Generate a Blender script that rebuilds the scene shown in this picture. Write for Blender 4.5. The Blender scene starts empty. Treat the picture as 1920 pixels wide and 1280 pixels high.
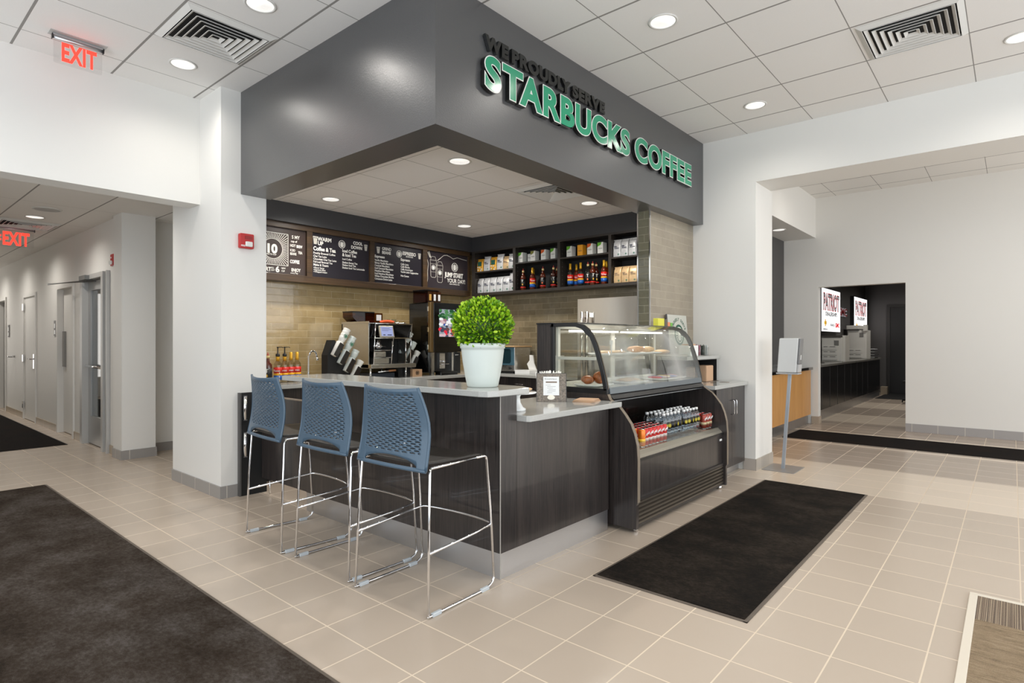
import bpy, math, random
from math import sin, cos, pi, atan, atan2, radians, sqrt, floor
from mathutils import Vector, Matrix
random.seed(7)
S = bpy.context.scene
COL = S.collection

# ------------------------------------------------------------------ camera
YAW = atan(939 / 1092.0)
cam_d = bpy.data.cameras.new('camera'); cam = bpy.data.objects.new('camera', cam_d); COL.objects.link(cam)
cam_d.sensor_width = 36; cam_d.lens = 1092 / 1920 * 36; cam_d.clip_start = 0.05; cam_d.clip_end = 200
cam.location = (0, 0, 1.35); cam.rotation_euler = (pi / 2, 0, YAW - pi / 2)
S.camera = cam

# ------------------------------------------------------------------ world, light levels, exposure
EXPO = 0.18
WORLD_STRENGTH = 1.0
DOWN_W = 32.0
S.view_settings.view_transform = 'Standard'; S.view_settings.look = 'None'
S.view_settings.exposure = EXPO; S.view_settings.gamma = 1.0; S.view_settings.use_curve_mapping = False
W = bpy.data.worlds.new('sky'); S.world = W; W.use_nodes = True
wn = W.node_tree; bg = wn.nodes['Background']
bg.inputs[0].default_value = (0.84, 0.92, 1.0, 1); bg.inputs[1].default_value = WORLD_STRENGTH
S.cycles.max_bounces = 10; S.cycles.diffuse_bounces = 5; S.cycles.glossy_bounces = 4
S.cycles.transparent_max_bounces = 24; S.cycles.caustics_reflective = False; S.cycles.caustics_refractive = False
S.cycles.sample_clamp_indirect = 6.0

def area(name, loc, rot, sx, sy, power, color=(1, 1, 1), portal=False):
    d = bpy.data.lights.new(name, 'AREA'); d.shape = 'RECTANGLE'; d.size = sx; d.size_y = sy
    d.energy = power; d.color = color
    if portal: d.cycles.is_portal = True
    o = bpy.data.objects.new(name, d); COL.objects.link(o); o.location = loc; o.rotation_euler = rot
    return o
# daylight through the storefront glazing: portals for the sky plus soft daylight in the openings, and an added hall fill
DAY = (0.86, 0.93, 1.0)
area('window_or_fill_light', (-2.35, 0.8, 1.85), (0, -pi / 2 - .5, 0), 3.1, 9.0, 165, DAY)
area('window_or_fill_light', (2.0, -3.85, 1.85), (pi / 2 + .5, 0, 0), 8.2, 3.1, 150, DAY)
area('window_or_fill_light', (8.6, -3.85, 1.85), (pi / 2, 0, 0), 3.4, 3.1, 90, (1, .97, .93))
area('window_or_fill_light', (0.6, 16.7, 1.5), (-pi / 2, 0, 0), 2.0, 2.0, 18, (1, .97, .93))  # added fill light; the hall end wall is closed

# ------------------------------------------------------------------ colours and materials
def lin(c):
    c /= 255.0
    return c / 12.92 if c <= 0.04045 else ((c + 0.055) / 1.055) ** 2.4
def rgb(r, g, b): return (lin(r), lin(g), lin(b), 1)
MATS = {}
def newmat(name):
    m = bpy.data.materials.new(name); m.use_nodes = True; MATS[name] = m
    nt = m.node_tree; return m, nt, nt.nodes['Principled BSDF']
def N(nt, t, **kw):
    n = nt.nodes.new(t)
    for k, v in kw.items(): setattr(n, k, v)
    return n
def math_n(nt, op, a, b=None, c=None):
    n = N(nt, 'ShaderNodeMath', operation=op)
    for i, v in enumerate((a, b, c)):
        if v is None: continue
        if isinstance(v, (int, float)): n.inputs[i].default_value = v
        else: nt.links.new(v, n.inputs[i])
    return n.outputs[0]
def mixc(nt, f, a, b, mode='MIX'):
    n = N(nt, 'ShaderNodeMix', data_type='RGBA', blend_type=mode)
    for i, v in ((0, f), (6, a), (7, b)):
        if isinstance(v, (int, float)): n.inputs[i].default_value = v
        elif isinstance(v, tuple): n.inputs[i].default_value = v
        else: nt.links.new(v, n.inputs[i])
    return n.outputs[2]
def wpos(nt):
    g = N(nt, 'ShaderNodeNewGeometry'); s = N(nt, 'ShaderNodeSeparateXYZ'); nt.links.new(g.outputs['Position'], s.inputs[0])
    return g.outputs['Position'], s.outputs
def noise(nt, vec, scale, detail=3, rough=.5, stretch=None):
    n = N(nt, 'ShaderNodeTexNoise'); n.inputs['Scale'].default_value = scale; n.inputs['Detail'].default_value = detail
    n.inputs['Roughness'].default_value = rough
    if stretch:
        m = N(nt, 'ShaderNodeMapping'); m.inputs['Scale'].default_value = stretch; nt.links.new(vec, m.inputs[0]); vec = m.outputs[0]
    nt.links.new(vec, n.inputs['Vector']); return n.outputs[0]
def ramp(nt, f, stops):
    r = N(nt, 'ShaderNodeValToRGB'); nt.links.new(f, r.inputs[0]); e = r.color_ramp.elements
    e[0].position, e[0].color = stops[0]; e[1].position, e[1].color = stops[-1]
    for p, c in stops[1:-1]: x = e.new(p); x.color = c
    return r.outputs[0]
def bump(nt, bsdf, h, strength, dist=.01):
    b = N(nt, 'ShaderNodeBump'); b.inputs['Strength'].default_value = strength; b.inputs['Distance'].default_value = dist
    nt.links.new(h, b.inputs['Height']); nt.links.new(b.outputs[0], bsdf.inputs['Normal'])
def M(name, col, rough=.5, metal=0, coat=0, var=0, vscale=30, bmp=0, bscale=200, spec=.5, alpha=1, emit=0, ecol=None):
    if name in MATS: return MATS[name]
    m, nt, b = newmat(name); b.inputs['Base Color'].default_value = col; b.inputs['Roughness'].default_value = rough
    b.inputs['Metallic'].default_value = metal; b.inputs['Coat Weight'].default_value = coat; b.inputs['Specular IOR Level'].default_value = spec
    b.inputs['Coat Roughness'].default_value = .1
    p, _ = wpos(nt)
    if var:
        f = noise(nt, p, vscale, 4); d = tuple(c * (1 - var) for c in col[:3]) + (1,); u = tuple(min(1, c * (1 + var)) for c in col[:3]) + (1,)
        nt.links.new(ramp(nt, f, [(.3, d), (.7, u)]), b.inputs['Base Color'])
    if bmp: bump(nt, b, noise(nt, p, bscale, 2), bmp, .002)
    if emit:
        b.inputs['Emission Color'].default_value = ecol or col; b.inputs['Emission Strength'].default_value = emit
    return m
def glassmat(name, tint=(.93, .97, .96, 1), refl=.9, rough=.02):
    m = bpy.data.materials.new(name); m.use_nodes = True; MATS[name] = m; nt = m.node_tree; nt.nodes.clear()
    o = N(nt, 'ShaderNodeOutputMaterial'); t = N(nt, 'ShaderNodeBsdfTransparent'); g = N(nt, 'ShaderNodeBsdfGlossy'); mx = N(nt, 'ShaderNodeMixShader')
    fr = N(nt, 'ShaderNodeLayerWeight'); fr.inputs[0].default_value = .5
    t.inputs[0].default_value = tint; g.inputs['Roughness'].default_value = rough; g.inputs['Color'].default_value = (1, 1, 1, 1)
    f = math_n(nt, 'ADD', .035 * refl, math_n(nt, 'MULTIPLY', math_n(nt, 'POWER', fr.outputs[1], 4.0), .7 * refl))
    nt.links.new(f, mx.inputs[0]); nt.links.new(t.outputs[0], mx.inputs[1]); nt.links.new(g.outputs[0], mx.inputs[2]); nt.links.new(mx.outputs[0], o.inputs[0])
    return m
def wood(name, dark, light, axis='z', rough=.4, scale=90, coat=.1):
    m, nt, b = newmat(name); p, _ = wpos(nt)
    st = {'z': (1, 1, .035), 'x': (.035, 1, 1), 'y': (1, .035, 1)}[axis]
    f = noise(nt, p, scale, 5, .65, st); g = noise(nt, p, scale * .12, 3, .5, st)
    f = math_n(nt, 'ADD', math_n(nt, 'MULTIPLY', f, .65), math_n(nt, 'MULTIPLY', g, .35))
    nt.links.new(ramp(nt, f, [(.36, dark), (.64, light)]), b.inputs['Base Color'])
    b.inputs['Roughness'].default_value = rough; b.inputs['Coat Weight'].default_value = coat; bump(nt, b, f, .15, .002)
    return m
def steel(name, col=(.62, .61, .59, 1), rough=.28, axis='x', amt=.12):
    m, nt, b = newmat(name); p, _ = wpos(nt)
    st = {'z': (1, 1, .02), 'x': (.02, 1, 1), 'y': (1, .02, 1)}[axis]
    f = noise(nt, p, 260, 2, .5, st)
    b.inputs['Base Color'].default_value = col; b.inputs['Metallic'].default_value = 1
    nt.links.new(math_n(nt, 'ADD', math_n(nt, 'MULTIPLY', f, amt), rough - amt / 2), b.inputs['Roughness'])
    return m
def fract_line(nt, coord, off, pitch, half):
    """1 on a line, 0 off it"""
    u = math_n(nt, 'DIVIDE', math_n(nt, 'SUBTRACT', coord, off), pitch)
    fr = math_n(nt, 'FRACT', math_n(nt, 'ADD', u, 100.5))
    d = math_n(nt, 'ABSOLUTE', math_n(nt, 'SUBTRACT', fr, .5))
    return math_n(nt, 'LESS_THAN', d, half / pitch), math_n(nt, 'FLOOR', math_n(nt, 'ADD', u, 100.0))
def cellrand(nt, a, b):
    w = N(nt, 'ShaderNodeTexWhiteNoise', noise_dimensions='2D'); c = N(nt, 'ShaderNodeCombineXYZ')
    nt.links.new(a, c.inputs[0]); nt.links.new(b, c.inputs[1]); nt.links.new(c.outputs[0], w.inputs['Vector']); return w.outputs['Value']
# ceramic floor with bands of three tile colours across the corridor
def floor_mat():
    m, nt, b = newmat('floor_tile'); p, xyz = wpos(nt); X, Y = xyz[0], xyz[1]
    lx, cx = fract_line(nt, X, 2.783, .315, .0032); ly, cy = fract_line(nt, Y, .593, .3125, .0032)
    line = math_n(nt, 'MAXIMUM', lx, ly)
    tan, cream, taupe = rgb(184, 169, 153), rgb(210, 195, 177), rgb(164, 150, 136)
    e = [(-5, tan), (5.93, cream), (7.19, taupe), (8.55, cream), (8.66, taupe), (9.66, cream), (9.8, taupe), (11.06, cream), (12.32, taupe), (13.7, cream), (15.0, taupe)]
    col = None
    for x0, c in e:
        if col is None: col = c; continue
        col = mixc(nt, math_n(nt, 'GREATER_THAN', X, x0 - .02), col, c)
    # the bands only cross the passage right of the counter
    col = mixc(nt, math_n(nt, 'LESS_THAN', Y, 2.62), tan, col)
    r = cellrand(nt, cx, cy)
    big = noise(nt, p, .9, 3)
    v = math_n(nt, 'ADD', math_n(nt, 'ADD', math_n(nt, 'MULTIPLY', r, .05), .93), math_n(nt, 'MULTIPLY', big, .06))
    vc = N(nt, 'ShaderNodeCombineXYZ'); [nt.links.new(v, vc.inputs[i]) for i in range(3)]
    col = mixc(nt, 1.0, col, vc.outputs[0], 'MULTIPLY')
    col = mixc(nt, line, col, rgb(210, 194, 173))
    nt.links.new(col, b.inputs['Base Color'])
    nt.links.new(math_n(nt, 'ADD', math_n(nt, 'MULTIPLY', line, .4), .27), b.inputs['Roughness'])
    h = math_n(nt, 'MULTIPLY', line, -1.0)
    bump(nt, b, h, .25, .003)
    return m
# suspended ceiling: reveal grid, wide shadow along one direction, thin along the other
def ceil_mat(name, ox, oy, px=.63, py=.63, wx=.008, wy=.0035, base=(238, 236, 233)):
    m, nt, b = newmat(name); p, xyz = wpos(nt)
    lx, cx = fract_line(nt, xyz[0], ox, px, wx); ly, cy = fract_line(nt, xyz[1], oy, py, wy)
    f = noise(nt, p, 420, 2); c0 = mixc(nt, f, rgb(*[v - 10 for v in base]), rgb(*[min(255, v + 6) for v in base]))
    c1 = mixc(nt, ly, c0, rgb(150, 147, 143)); c2 = mixc(nt, lx, c1, rgb(150, 147, 143))
    nt.links.new(c2, b.inputs['Base Color']); b.inputs['Roughness'].default_value = .9; b.inputs['Specular IOR Level'].default_value = .2
    h = math_n(nt, 'SUBTRACT', math_n(nt, 'MULTIPLY', f, .25), math_n(nt, 'MAXIMUM', lx, ly)); bump(nt, b, h, .5, .004)
    return m
# glazed subway tile, one third offset per row. ax: which world axis runs along the wall
def tile_mat(name, ax, off, c1, c2, groutc, rough=.16, L=.317, H=.078):
    m, nt, b = newmat(name); p, xyz = wpos(nt); U = xyz[0 if ax == 'x' else 1]; Z = xyz[2]
    v = math_n(nt, 'DIVIDE', math_n(nt, 'SUBTRACT', Z, 1.318 - 78 * .1), H)
    row = math_n(nt, 'FLOOR', v); fv = math_n(nt, 'FRACT', v)
    u = math_n(nt, 'ADD', math_n(nt, 'DIVIDE', math_n(nt, 'ADD', U, off), L), math_n(nt, 'MULTIPLY', row, 1 / 3.0))
    cu = math_n(nt, 'FLOOR', u); fu = math_n(nt, 'FRACT', u)
    lv = math_n(nt, 'LESS_THAN', fv, .0028 / H); lu = math_n(nt, 'LESS_THAN', fu, .0028 / L)
    line = math_n(nt, 'MAXIMUM', lv, lu)
    r = cellrand(nt, cu, row); f = noise(nt, p, 9, 4, .6)
    t = math_n(nt, 'ADD', math_n(nt, 'MULTIPLY', r, .3), math_n(nt, 'MULTIPLY', f, .7))
    col = mixc(nt, line, ramp(nt, t, [(.25, c1), (.75, c2)]), groutc)
    nt.links.new(col, b.inputs['Base Color'])
    nt.links.new(math_n(nt, 'ADD', math_n(nt, 'MULTIPLY', line, .5), rough), b.inputs['Roughness'])
    ev = math_n(nt, 'MULTIPLY', math_n(nt, 'ABSOLUTE', math_n(nt, 'SUBTRACT', fv, .5)), 1.0)
    edge = math_n(nt, 'POWER', math_n(nt, 'MULTIPLY', ev, 2.0), 6.0)
    h = math_n(nt, 'SUBTRACT', math_n(nt, 'MULTIPLY', noise(nt, p, 14, 3), .8), math_n(nt, 'ADD', math_n(nt, 'MULTIPLY', line, .8), math_n(nt, 'MULTIPLY', edge, .3)))
    bump(nt, b, h, .35, .006); b.inputs['Coat Weight'].default_value = .4
    return m
def base_mat(name, ax, off=0, c=(150, 146, 142)):
    m, nt, b = newmat(name); p, xyz = wpos(nt)
    l, cc = fract_line(nt, xyz[0 if ax == 'x' else 1], off, .315, .003)
    nt.links.new(mixc(nt, l, rgb(*c), rgb(205, 198, 186)), b.inputs['Base Color']); b.inputs['Roughness'].default_value = .35
    return m
def carpet_mat(name, cols, sc=1.0, fine=450):
    m, nt, b = newmat(name); p, _ = wpos(nt)
    big = noise(nt, p, 2.3 * sc, 6, .68, (1.5, 1, 1)); fi = noise(nt, p, fine, 2, .7); mid = noise(nt, p, 40, 4, .7, (1.6, 1, 1))
    t = math_n(nt, 'ADD', math_n(nt, 'MULTIPLY', big, .42), math_n(nt, 'ADD', math_n(nt, 'MULTIPLY', fi, .33), math_n(nt, 'MULTIPLY', mid, .25)))
    nt.links.new(ramp(nt, t, cols), b.inputs['Base Color']); b.inputs['Roughness'].default_value = .95; b.inputs['Specular IOR Level'].default_value = .15
    bump(nt, b, fi, 1.0, .006)
    return m

FLOOR = floor_mat()
WALLP = M('wall_paint', rgb(226, 224, 219), .6, bmp=.12, bscale=300, spec=.3)
WALLD = M('wall_paint_dark', rgb(74, 73, 72), .55, bmp=.1, bscale=300)
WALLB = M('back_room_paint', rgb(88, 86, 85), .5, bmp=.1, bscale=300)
SOFF = M('soffit_paint', rgb(66, 66, 67), .34, bmp=.4, bscale=150, spec=1.0, coat=.35)
SOFF.node_tree.nodes['Principled BSDF'].inputs['Coat Roughness'].default_value = .3
SOFFIN = M('bulkhead_paint', rgb(58, 58, 60), .5, bmp=.3, bscale=170)
CEIL1 = ceil_mat('ceiling_main_tile', 1.475, 4.645)
CEIL2 = ceil_mat('ceiling_booth_tile', 3.69, 3.80, wx=.003, wy=.003, base=(240, 238, 236))
CEIL3 = ceil_mat('ceiling_hall_tile', 1.88, 9.07, py=1.26, wx=.007, wy=.002, base=(236, 233, 228))
CEIL4 = ceil_mat('ceiling_right_tile', 10.2, .9, base=(234, 231, 226))
TILEX = tile_mat('subway_tile_warm_lit', 'x', .06, rgb(150, 128, 86), rgb(182, 158, 114), rgb(202, 186, 152))  # same tile as the shelf wall; warm light put into its ochre
TILEY = tile_mat('subway_tile_shelf_shaded', 'y', .12, rgb(112, 102, 80), rgb(144, 130, 104), rgb(172, 160, 134))  # same tile again, shade put into the darker olive
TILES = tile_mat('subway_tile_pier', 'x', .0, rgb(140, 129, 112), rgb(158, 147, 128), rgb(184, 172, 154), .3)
TILEE = tile_mat('subway_tile_pier_end_shaded', 'y', .18, rgb(96, 94, 78), rgb(120, 116, 96), rgb(160, 152, 130), .08)  # pier tile once more; the end face has its shade in the colour
BASEX = base_mat('base_tile_x', 'x'); BASEY = base_mat('base_tile_y', 'y')
BASEHALL = base_mat('base_tile_hall', 'y', 0, (172, 156, 134))
ALU = steel('brushed_aluminium', (.60, .60, .61, 1), .36, 'x'); ALUY = steel('brushed_aluminium_y', (.60, .61, .62, 1), .36, 'y')
STEEL = steel('stainless_steel', (.62, .60, .56, 1), .25, 'x'); STEELZ = steel('stainless_upright', (.70, .67, .62, 1), .16, 'z')
CHROME = M('chrome', (.82, .82, .83, 1), .07, 1)
WOODD = wood('dark_wood', rgb(26, 24, 25), rgb(62, 55, 52), 'z', .3, coat=.25)
WOODE = wood('dark_wood_edge', rgb(110, 98, 84), rgb(140, 126, 108), 'z', .5)
WOODF = wood('menu_frame_wood', rgb(46, 33, 20), rgb(78, 56, 32), 'x', .4)
WOODSH = wood('shelf_wood', rgb(34, 30, 27), rgb(54, 48, 42), 'y', .45)
WOODH = wood('honey_wood', rgb(186, 132, 72), rgb(206, 154, 92), 'z', .4, 60)
WOODL = wood('light_wood', rgb(200, 160, 112), rgb(222, 186, 140), 'x', .5)
QUARTZ = M('grey_quartz', rgb(178, 178, 174), .13, var=.05, vscale=160, coat=.2)
BLACK = M('black_plastic', rgb(24, 24, 25), .3); BLACKG = M('gloss_black', rgb(10, 10, 11), .06, coat=.6)
BLACKM = M('matt_black', rgb(16, 16, 16), .7)
WHITE = M('white_plastic', rgb(236, 236, 234), .35); CERAM = M('white_ceramic', rgb(242, 242, 240), .1, coat=.5)
DOORW = M('door_paint', rgb(224, 222, 217), .6, spec=.3); FRAMEG = M('door_frame_grey', rgb(190, 189, 186), .4, .2)
GLASS = glassmat('clear_glass'); GLASSD = glassmat('door_glass', (.75, .76, .75, 1), 1.0); GLASSC = glassmat('case_glass', (.93, .94, .92, 1), 1.0)
GLASSG = glassmat('bottle_glass', (.90, .93, .92, 1), .8); ACRYL = glassmat('acrylic', (.95, .95, .95, 1), .7)
GLASSB = glassmat('brown_plastic_glass', (.42, .25, .12, 1), .8)
EMITW = M('lamp_glow', (1, .97, .9, 1), .5, emit=22, ecol=(1, .96, .88, 1))
REFL = M('lamp_reflector', (.93, .92, .9, 1), .25, .7, emit=.7, ecol=(1, .97, .92, 1))
EXITR = M('exit_red', rgb(235, 30, 25), .4, emit=2.2, ecol=(1, .035, .02, 1))
RED = M('alarm_red', rgb(178, 28, 28), .35)
CEILW = M('vent_white', rgb(216, 214, 209), .5); VENTD = M('vent_dark', rgb(24, 24, 24), .9)

# ------------------------------------------------------------------ mesh builder
class MB:
    def __init__(s): s.v = []; s.f = []; s.m = []; s.sm = []
    def add(s, vs, fs, mi=0, smooth=False):
        o = len(s.v); s.v += [tuple(v) for v in vs]
        for f in fs: s.f.append(tuple(i + o for i in f)); s.m.append(mi); s.sm.append(smooth)
        return s
    def box(s, x0, x1, y0, y1, z0, z1, mi=0):
        if x0 > x1: x0, x1 = x1, x0
        if y0 > y1: y0, y1 = y1, y0
        if z0 > z1: z0, z1 = z1, z0
        v = [(x0, y0, z0), (x1, y0, z0), (x1, y1, z0), (x0, y1, z0), (x0, y0, z1), (x1, y0, z1), (x1, y1, z1), (x0, y1, z1)]
        return s.add(v, [(3, 2, 1, 0), (4, 5, 6, 7), (0, 1, 5, 4), (1, 2, 6, 5), (2, 3, 7, 6), (3, 0, 4, 7)], mi)
    def prism(s, pts, axis, a, b, mi=0, smooth=False):
        """pts 2D polygon; axis x: pts=(y,z); y: (x,z); z: (x,y)"""
        def P(p, t): return {'x': (t, p[0], p[1]), 'y': (p[0], t, p[1]), 'z': (p[0], p[1], t)}[axis]
        n = len(pts); v = [P(p, a) for p in pts] + [P(p, b) for p in pts]
        ar = sum(pts[i][0] * pts[(i + 1) % n][1] - pts[(i + 1) % n][0] * pts[i][1] for i in range(n))
        flip = (ar < 0) != (axis == 'y') != (b < a)
        caps = [tuple(range(n))[::-1], tuple(range(n, 2 * n))]; side = [(i, (i + 1) % n, (i + 1) % n + n, i + n) for i in range(n)]
        if flip: caps = [c[::-1] for c in caps]; side = [c[::-1] for c in side]
        s.add(v, caps, mi); o = len(s.v) - 2 * n
        for c in side: s.f.append(tuple(i + o for i in c)); s.m.append(mi); s.sm.append(smooth)
        return s
    def lathe(s, prof, cx, cy, z0=0, n=24, mi=0, smooth=True, sq=None):
        vs = []; fs = []
        for r, z in prof:
            for k in range(n):
                a = 2 * pi * k / n; rr = r
                vs.append((cx + rr * cos(a), cy + rr * sin(a), z0 + z))
        for j in range(len(prof) - 1):
            for k in range(n):
                k2 = (k + 1) % n; fs.append((j * n + k, j * n + k2, (j + 1) * n + k2, (j + 1) * n + k))
        if prof[0][0] > 1e-5: fs.append(tuple(range(n))[::-1])
        if prof[-1][0] > 1e-5: fs.append(tuple((len(prof) - 1) * n + k for k in range(n)))
        return s.add(vs, fs, mi, smooth)
    def tube(s, pts, r, n=8, mi=0, closed=False, cap=True):
        P = [Vector(p) for p in pts]; L = len(P); vs = []; fs = []; up = None
        R = r if isinstance(r, (list, tuple)) else [r] * L
        for i in range(L):
            if closed: t = (P[(i + 1) % L] - P[i - 1])
            else: t = P[min(i + 1, L - 1)] - P[max(i - 1, 0)]
            t.normalize()
            if up is None: up = Vector((0, 0, 1)) if abs(t.z) < .9 else Vector((1, 0, 0))
            a = t.cross(up)
            if a.length < 1e-4: a = t.cross(Vector((0, 1, 0)))
            a.normalize(); b = t.cross(a).normalized(); up = -b if False else up - t * up.dot(t)
            if up.length < 1e-3: up = b.copy()
            up.normalize(); a = t.cross(up).normalized(); b = up
            for k in range(n):
                th = 2 * pi * k / n; vs.append(P[i] + (a * cos(th) + b * sin(th)) * R[i])
        m = L if closed else L - 1
        for i in range(m):
            i2 = (i + 1) % L
            for k in range(n): k2 = (k + 1) % n; fs.append((i * n + k, i * n + k2, i2 * n + k2, i2 * n + k))
        if cap and not closed: fs.append(tuple(range(n))[::-1]); fs.append(tuple((L - 1) * n + k for k in range(n)))
        return s.add(vs, fs, mi, True)
    def xform(s, M4):
        s.v = [tuple(M4 @ Vector(v)) for v in s.v]; return s
    def merge(s, o, mi=None):
        off = len(s.v); s.v += o.v; s.f += [tuple(i + off for i in f) for f in o.f]
        s.m += o.m if mi is None else [mi] * len(o.m); s.sm += o.sm; return s

def rounded(pts, r, seg=5, closed=False):
    """round the corners of a 3D polyline"""
    P = [Vector(p) for p in pts]; out = []
    n = len(P)
    for i in range(n):
        if not closed and i in (0, n - 1): out.append(P[i]); continue
        a = P[i - 1] - P[i]; b = P[(i + 1) % n] - P[i]; ra = min(r, a.length * .49); rb = min(r, b.length * .49)
        p0 = P[i] + a.normalized() * ra; p1 = P[i] + b.normalized() * rb
        for k in range(seg + 1):
            t = k / seg; out.append(p0 * (1 - t) ** 2 + P[i] * 2 * t * (1 - t) + p1 * t ** 2)
    return out
def rrect(x0, x1, y0, y1, r, seg=5):
    c = [(x0 + r, y0 + r, pi), (x1 - r, y0 + r, 1.5 * pi), (x1 - r, y1 - r, 0), (x0 + r, y1 - r, .5 * pi)]; out = []
    for cx, cy, a0 in c:
        for k in range(seg + 1): a = a0 + k / seg * pi / 2; out.append((cx + r * cos(a), cy + r * sin(a)))
    return out

def origin(o):
    v = Vector((0, 0, 0))
    while o is not None: v += o.location; o = o.parent
    return v
def build(name, mb, mats, parent=None, at=None, bevel=0, seg=2, local=False, auto=True, solid=0):
    """one mesh object; coordinates in mb are world ones unless local=True"""
    me = bpy.data.meshes.new(name)
    base = Vector((0, 0, 0))
    if not local:
        base = (origin(parent) if parent else Vector((0, 0, 0))) + (Vector(at) if at is not None else Vector((0, 0, 0)))
    vs = [(v[0] - base.x, v[1] - base.y, v[2] - base.z) for v in mb.v]
    me.from_pydata(vs, [], mb.f); me.update()
    if not isinstance(mats, (list, tuple)): mats = [mats]
    for m in mats: me.materials.append(m)
    me.polygons.foreach_set('material_index', mb.m); me.polygons.foreach_set('use_smooth', mb.sm)
    o = bpy.data.objects.new(name, me); COL.objects.link(o)
    if parent: o.parent = parent
    if at is not None and not local: o.location = at
    if local and at is not None: o.location = at
    if bevel:
        b = o.modifiers.new('bevel', 'BEVEL'); b.width = bevel; b.segments = seg; b.limit_method = 'ANGLE'; b.angle_limit = radians(40)
    if solid:
        b = o.modifiers.new('thickness', 'SOLIDIFY'); b.thickness = solid; b.offset = 0
    return o
def tag(o, label=None, cat=None, group=None, kind=None):
    if label: o['label'] = label
    if cat: o['category'] = cat
    if group: o['group'] = group
    if kind: o['kind'] = kind
    return o
def thing(name, label, cat, loc, group=None):
    o = bpy.data.objects.new(name, None); COL.objects.link(o); o.location = loc; o.empty_display_size = .1
    return tag(o, label, cat, group)
def solo(name, mb, mats, label, cat, at, group=None, **k):
    return tag(build(name, mb, mats, None, at, **k), label, cat, group)
def struct(name, mb, mats, **k): return tag(build(name, mb, mats, **k), kind='structure')
def copy_tree(o, loc=None, rotz=None, parent=None, label=None, group=None):
    c = o.copy(); COL.objects.link(c); c.parent = parent
    if loc is not None: c.location = loc
    if rotz is not None: c.rotation_euler = (0, 0, rotz)
    if label: c['label'] = label
    if group: c['group'] = group
    for ch in list(o.children): copy_tree(ch, parent=c)
    return c
def box1(x0, x1, y0, y1, z0, z1): return MB().box(x0, x1, y0, y1, z0, z1)

_tc = {}
def text_mb(s, size, depth=.001, offset=0, align='LEFT', mi=0, sx=1.0, space=1.0, res=4):
    """lettering in the local xy plane, extruded along +z (front at z=depth); scaled so capitals are `size` tall"""
    key = (s, size, depth, offset, align, sx, space, res)
    if key not in _tc:
        cu = bpy.data.curves.new('t', 'FONT'); cu.body = s; cu.size = 1; cu.align_x = align; cu.offset = offset
        cu.extrude = .5; cu.resolution_u = res; cu.space_character = space; cu.space_line = .95
        ob = bpy.data.objects.new('t', cu); COL.objects.link(ob)
        dg = bpy.context.evaluated_depsgraph_get(); me = bpy.data.meshes.new_from_object(ob.evaluated_get(dg))
        k = size / .70
        vs = [(v.co.x * k * sx, v.co.y * k, (v.co.z + .5) * depth) for v in me.vertices]
        fs = [tuple(p.vertices) for p in me.polygons]
        bpy.data.objects.remove(ob); bpy.data.curves.remove(cu); bpy.data.meshes.remove(me)
        _tc[key] = (vs, fs)
    vs, fs = _tc[key]
    return MB().add(vs, fs, mi)
def onY(mb, x, y, z):     # stands on a wall that faces -Y, reading towards +X
    mb.v = [(x + a, y - c, z + b) for a, b, c in mb.v]; return mb
def onX(mb, x, y, z):     # stands on a wall that faces -X, reading towards -Y
    mb.v = [(x - c, y - a, z + b) for a, b, c in mb.v]; return mb
def width(mb): xs = [v[0] for v in mb.v]; return min(xs), max(xs)
ORD = ['first', 'second', 'third', 'fourth', 'fifth', 'sixth', 'seventh', 'eighth']

# ================================================================== SETTING
struct('floor', box1(-2.5, 18.2, -4, 17, -.1, 0), FLOOR)
struct('ceiling', box1(-2.5, 6.28, -4, 5.66, 3.54, 3.64), CEIL1)
struct('ceiling', box1(2.45, 6.28, 2.8, 6.2, 2.85, 2.9), CEIL2)
struct('ceiling', MB().box(-2.5, 2.3, 5.8, 6.25, 2.82, 2.9).box(-2.5, 3.4, 6.25, 17, 2.82, 2.9), CEIL3)
struct('ceiling', box1(6.7, 10.6, -4, 2.5, 3.70, 3.78), CEIL4)
struct('ceiling', box1(10.6, 18.2, -1, 3.1, 3.0, 3.08), WALLB)
struct('wall_left', MB().box(-2.5, 2.16, 5.59, 5.82, 2.59, 3.6), WALLP)
struct('wall_column', MB().box(2.16, 2.56, 5.15, 6.24, 0, 3.6).box(2.16, 2.56, 5.6, 6.0, 3.5, 3.6), WALLP)
struct('wall_back', MB().box(2.56, 6.4, 6.14, 6.24, 0, 3.6), TILEX)
struct('wall_right', MB().box(6.28, 6.83, 2.04, 6.24, 0, 3.78).box(6.28, 6.78, -4, 2.04, 3.02, 3.78), WALLP)
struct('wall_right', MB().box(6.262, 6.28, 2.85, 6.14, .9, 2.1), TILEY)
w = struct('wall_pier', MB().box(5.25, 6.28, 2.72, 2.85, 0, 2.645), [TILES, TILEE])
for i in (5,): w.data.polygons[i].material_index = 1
struct('trim_1', MB().box(5.243, 5.253, 2.712, 2.724, 0, 2.645), CHROME)
struct('trim_2', MB().box(5.243, 5.253, 2.844, 2.856, 0, 2.645), CHROME)
struct('wall_soffit', MB().box(2.33, 6.28, 2.605, 2.885, 2.645, 3.545).box(2.33, 2.60, 2.885, 5.15, 2.645, 3.545), SOFF)
struct('wall_bulkhead', MB().box(2.56, 6.28, 5.93, 6.14, 2.64, 2.86).box(6.01, 6.28, 2.85, 5.93, 2.64, 2.86), SOFFIN)
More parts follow.
